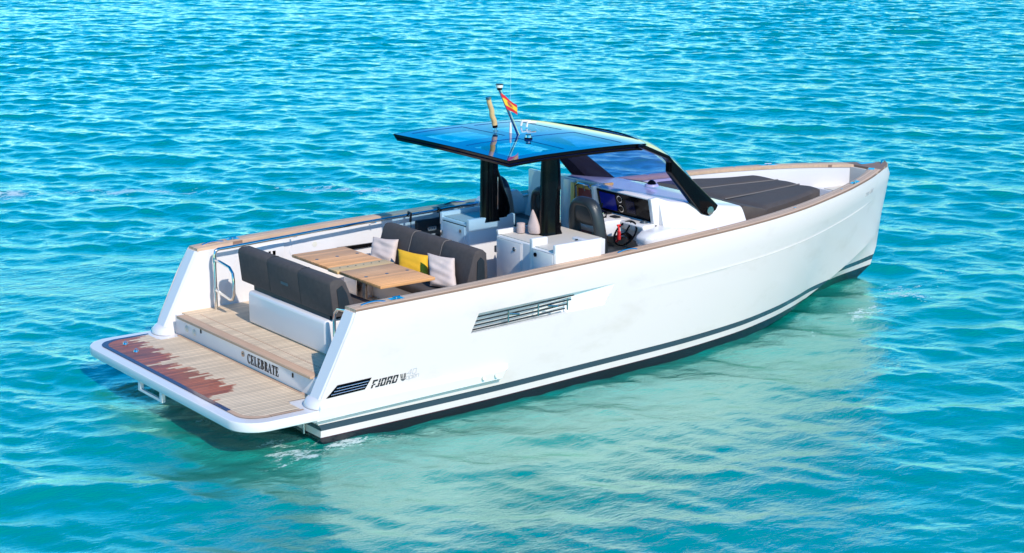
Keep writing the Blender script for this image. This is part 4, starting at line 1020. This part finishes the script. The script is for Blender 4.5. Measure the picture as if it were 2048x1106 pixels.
def pillow(name, c, u, w, mat, thick, label, group=None, wr_=.01, seed=0, cat='cushion'):
    r_ = np.random.default_rng(seed); u = Vector(u); w = Vector(w); n = u.cross(w).normalized(); c = Vector(c); G = 22
    ph = r_.uniform(0, 6, 6)
    k = MB()
    for side in (1, -1):
        v = []
        for i in range(G + 1):
            for j in range(G + 1):
                a = -1 + 2 * i / G; b_ = -1 + 2 * j / G
                prof = (max(0, 1 - a**4) * max(0, 1 - b_**4))**.5
                pin = 1 - .07 * (1 - (abs(a) * abs(b_))**1.5) * (max(abs(a), abs(b_))**3)
                cre = wr_ * (math.sin(7 * b_ + 2.2 * math.sin(2.2 * a + ph[0]) + ph[1]) + .7 * math.sin(13 * b_ + 3 * a + ph[2])) * prof * (1 - abs(a) * .4)
                v.append(c + u * (a * pin) + w * (b_ * pin) + n * side * (thick * prof + (cre if prof > 0 else 0)))
        k.add(v, [(i * (G + 1) + j, (i + 1) * (G + 1) + j, (i + 1) * (G + 1) + j + 1, i * (G + 1) + j + 1) for i in range(G) for j in range(G)])
    o = k.build(name, mat, None, smooth=80); return tag(o, label, cat, group)
pillow('scatter_cushion', (2.70, .84, 1.385), (.065, -.20, .01), (.075, .06, .17), 'linen', .055, 'creased pale linen cushion at the far end of the forward sofa, behind the table', 'cushions leaning on the forward sofa', .009, 3)
pillow('scatter_cushion', (2.68, .13, 1.36), (.07, -.235, -.01), (.06, .10, .14), 'yellow', .06, 'bright yellow cushion in the middle of the forward sofa', 'cushions leaning on the forward sofa', .0025, 5)
pillow('scatter_cushion', (2.68, -.50, 1.395), (.07, -.19, -.008), (.065, .12, .175), 'linen', .055, 'creased pale linen cushion at the near end of the forward sofa, beside the teak rail', 'cushions leaning on the forward sofa', .009, 8)

# towels on the galley top
k = MB(); rings = []
for z, a, b_ in ((1.722, .055, .085), (1.74, .07, .10), (1.82, .072, .10), (1.90, .045, .070), (1.96, .028, .042), (2.01, .008, .012)):
    rings.append([(4.02 + .05 * (z - 1.72) + a * math.cos(q_) * (1 + .10 * math.sin(2 * q_ + z * 9)), -.60 + .82 * b_ * math.sin(q_) * (1 + .10 * math.sin(3 * q_)) + (z - 1.72) * .22, z) for q_ in np.linspace(0, 2 * math.pi, 23)[:-1]])
k.loft(rings); tag(k.build('folded_towel', 'pink', None, smooth=70), 'tall dusty pink towel folded to a point on the galley top beside the roof pillar', 'towel')
k = MB(); sp1 = [(3.93 + .0, -.46, 1.722 + .0)]
k.tube([(3.93, -.43, 1.715), (3.93, -.43, 1.80), (3.93, -.43, 1.835)], .052, 18); k.disc((3.93, -.43, 1.834), (0, 0, 1), .030, .006, 16)
tag(k.build('rolled_towel', 'pink', None, smooth=60, bevel=.006), 'short rolled pale pink towel standing on the galley top left of the tall one', 'towel')

# fender
fe = empty('flat_fender', 'black flat fender with pale crest hung from the port hand rail', 'fender', loc=(3.93, 1.60, 1.2))
def atf(o): return o
k = MB(); k.box(3.69, 4.19, 1.545, 1.61, 1.05, 1.555); atf(k.build('fender_pad', 'rubber', fe, bevel=.02, seg=3))
k = MB()
k.box(3.86, 4.0, 1.540, 1.546, 1.395, 1.412); k.box(3.86, 4.0, 1.540, 1.546, 1.44, 1.45)
for (a, c) in ((3.86, 3.875), (3.893, 3.905), (3.92, 3.935), (3.95, 3.962), (3.98, 4.0)): k.box(a, c, 1.540, 1.5455, 1.395, 1.45)
k.box(3.86, 3.98, 1.540, 1.546, 1.33, 1.35); atf(k.build('crest_mark', 'linen', fe))
k = MB()
for x in (3.62, 4.10):
    k.tube([(x, 1.60, 1.54), (x, 1.585, 1.66), (x + .01, 1.66, 1.665), (x + .02, 1.68, 1.60)], .016, 8); k.tube([(x, 1.59, 1.56), (x, 1.58, 1.30)], .005, 6)
atf(k.build('fender_rope', 'rubber', fe))

# safety lanyard on the wheel
LX, LY, LZ = 4.98, -1.092, 1.755
k = MB(); k.tube([(LX + .06, LY + .05, LZ + .02), (LX, LY + .03, LZ + .03), (LX, LY, LZ), (LX, LY, LZ - .08), (LX, LY + .01, LZ - .15), (LX + .02, LY + .06, LZ - .19), (LX + .06, LY + .12, LZ - .20)], .012, 8)
for i in range(6): k.tube([(LX + .013 * math.cos(a), LY + .024 * math.sin(a), LZ - .05 - i * .018) for a in np.linspace(0, 2 * math.pi, 9)[:-1]], .009, 6, closed=True)
tag(k.build('safety_lanyard', 'red', None, smooth=60), 'red coiled cord hanging from the steering wheel rim', 'lanyard')

# nothing deeper than thing > part > sub-part
def depth(o):
    n = 0
    while o.parent: o = o.parent; n += 1
    return n
for _ in range(3):
    for o in list(bpy.data.objects):
        if depth(o) > 2: o.parent = o.parent.parent
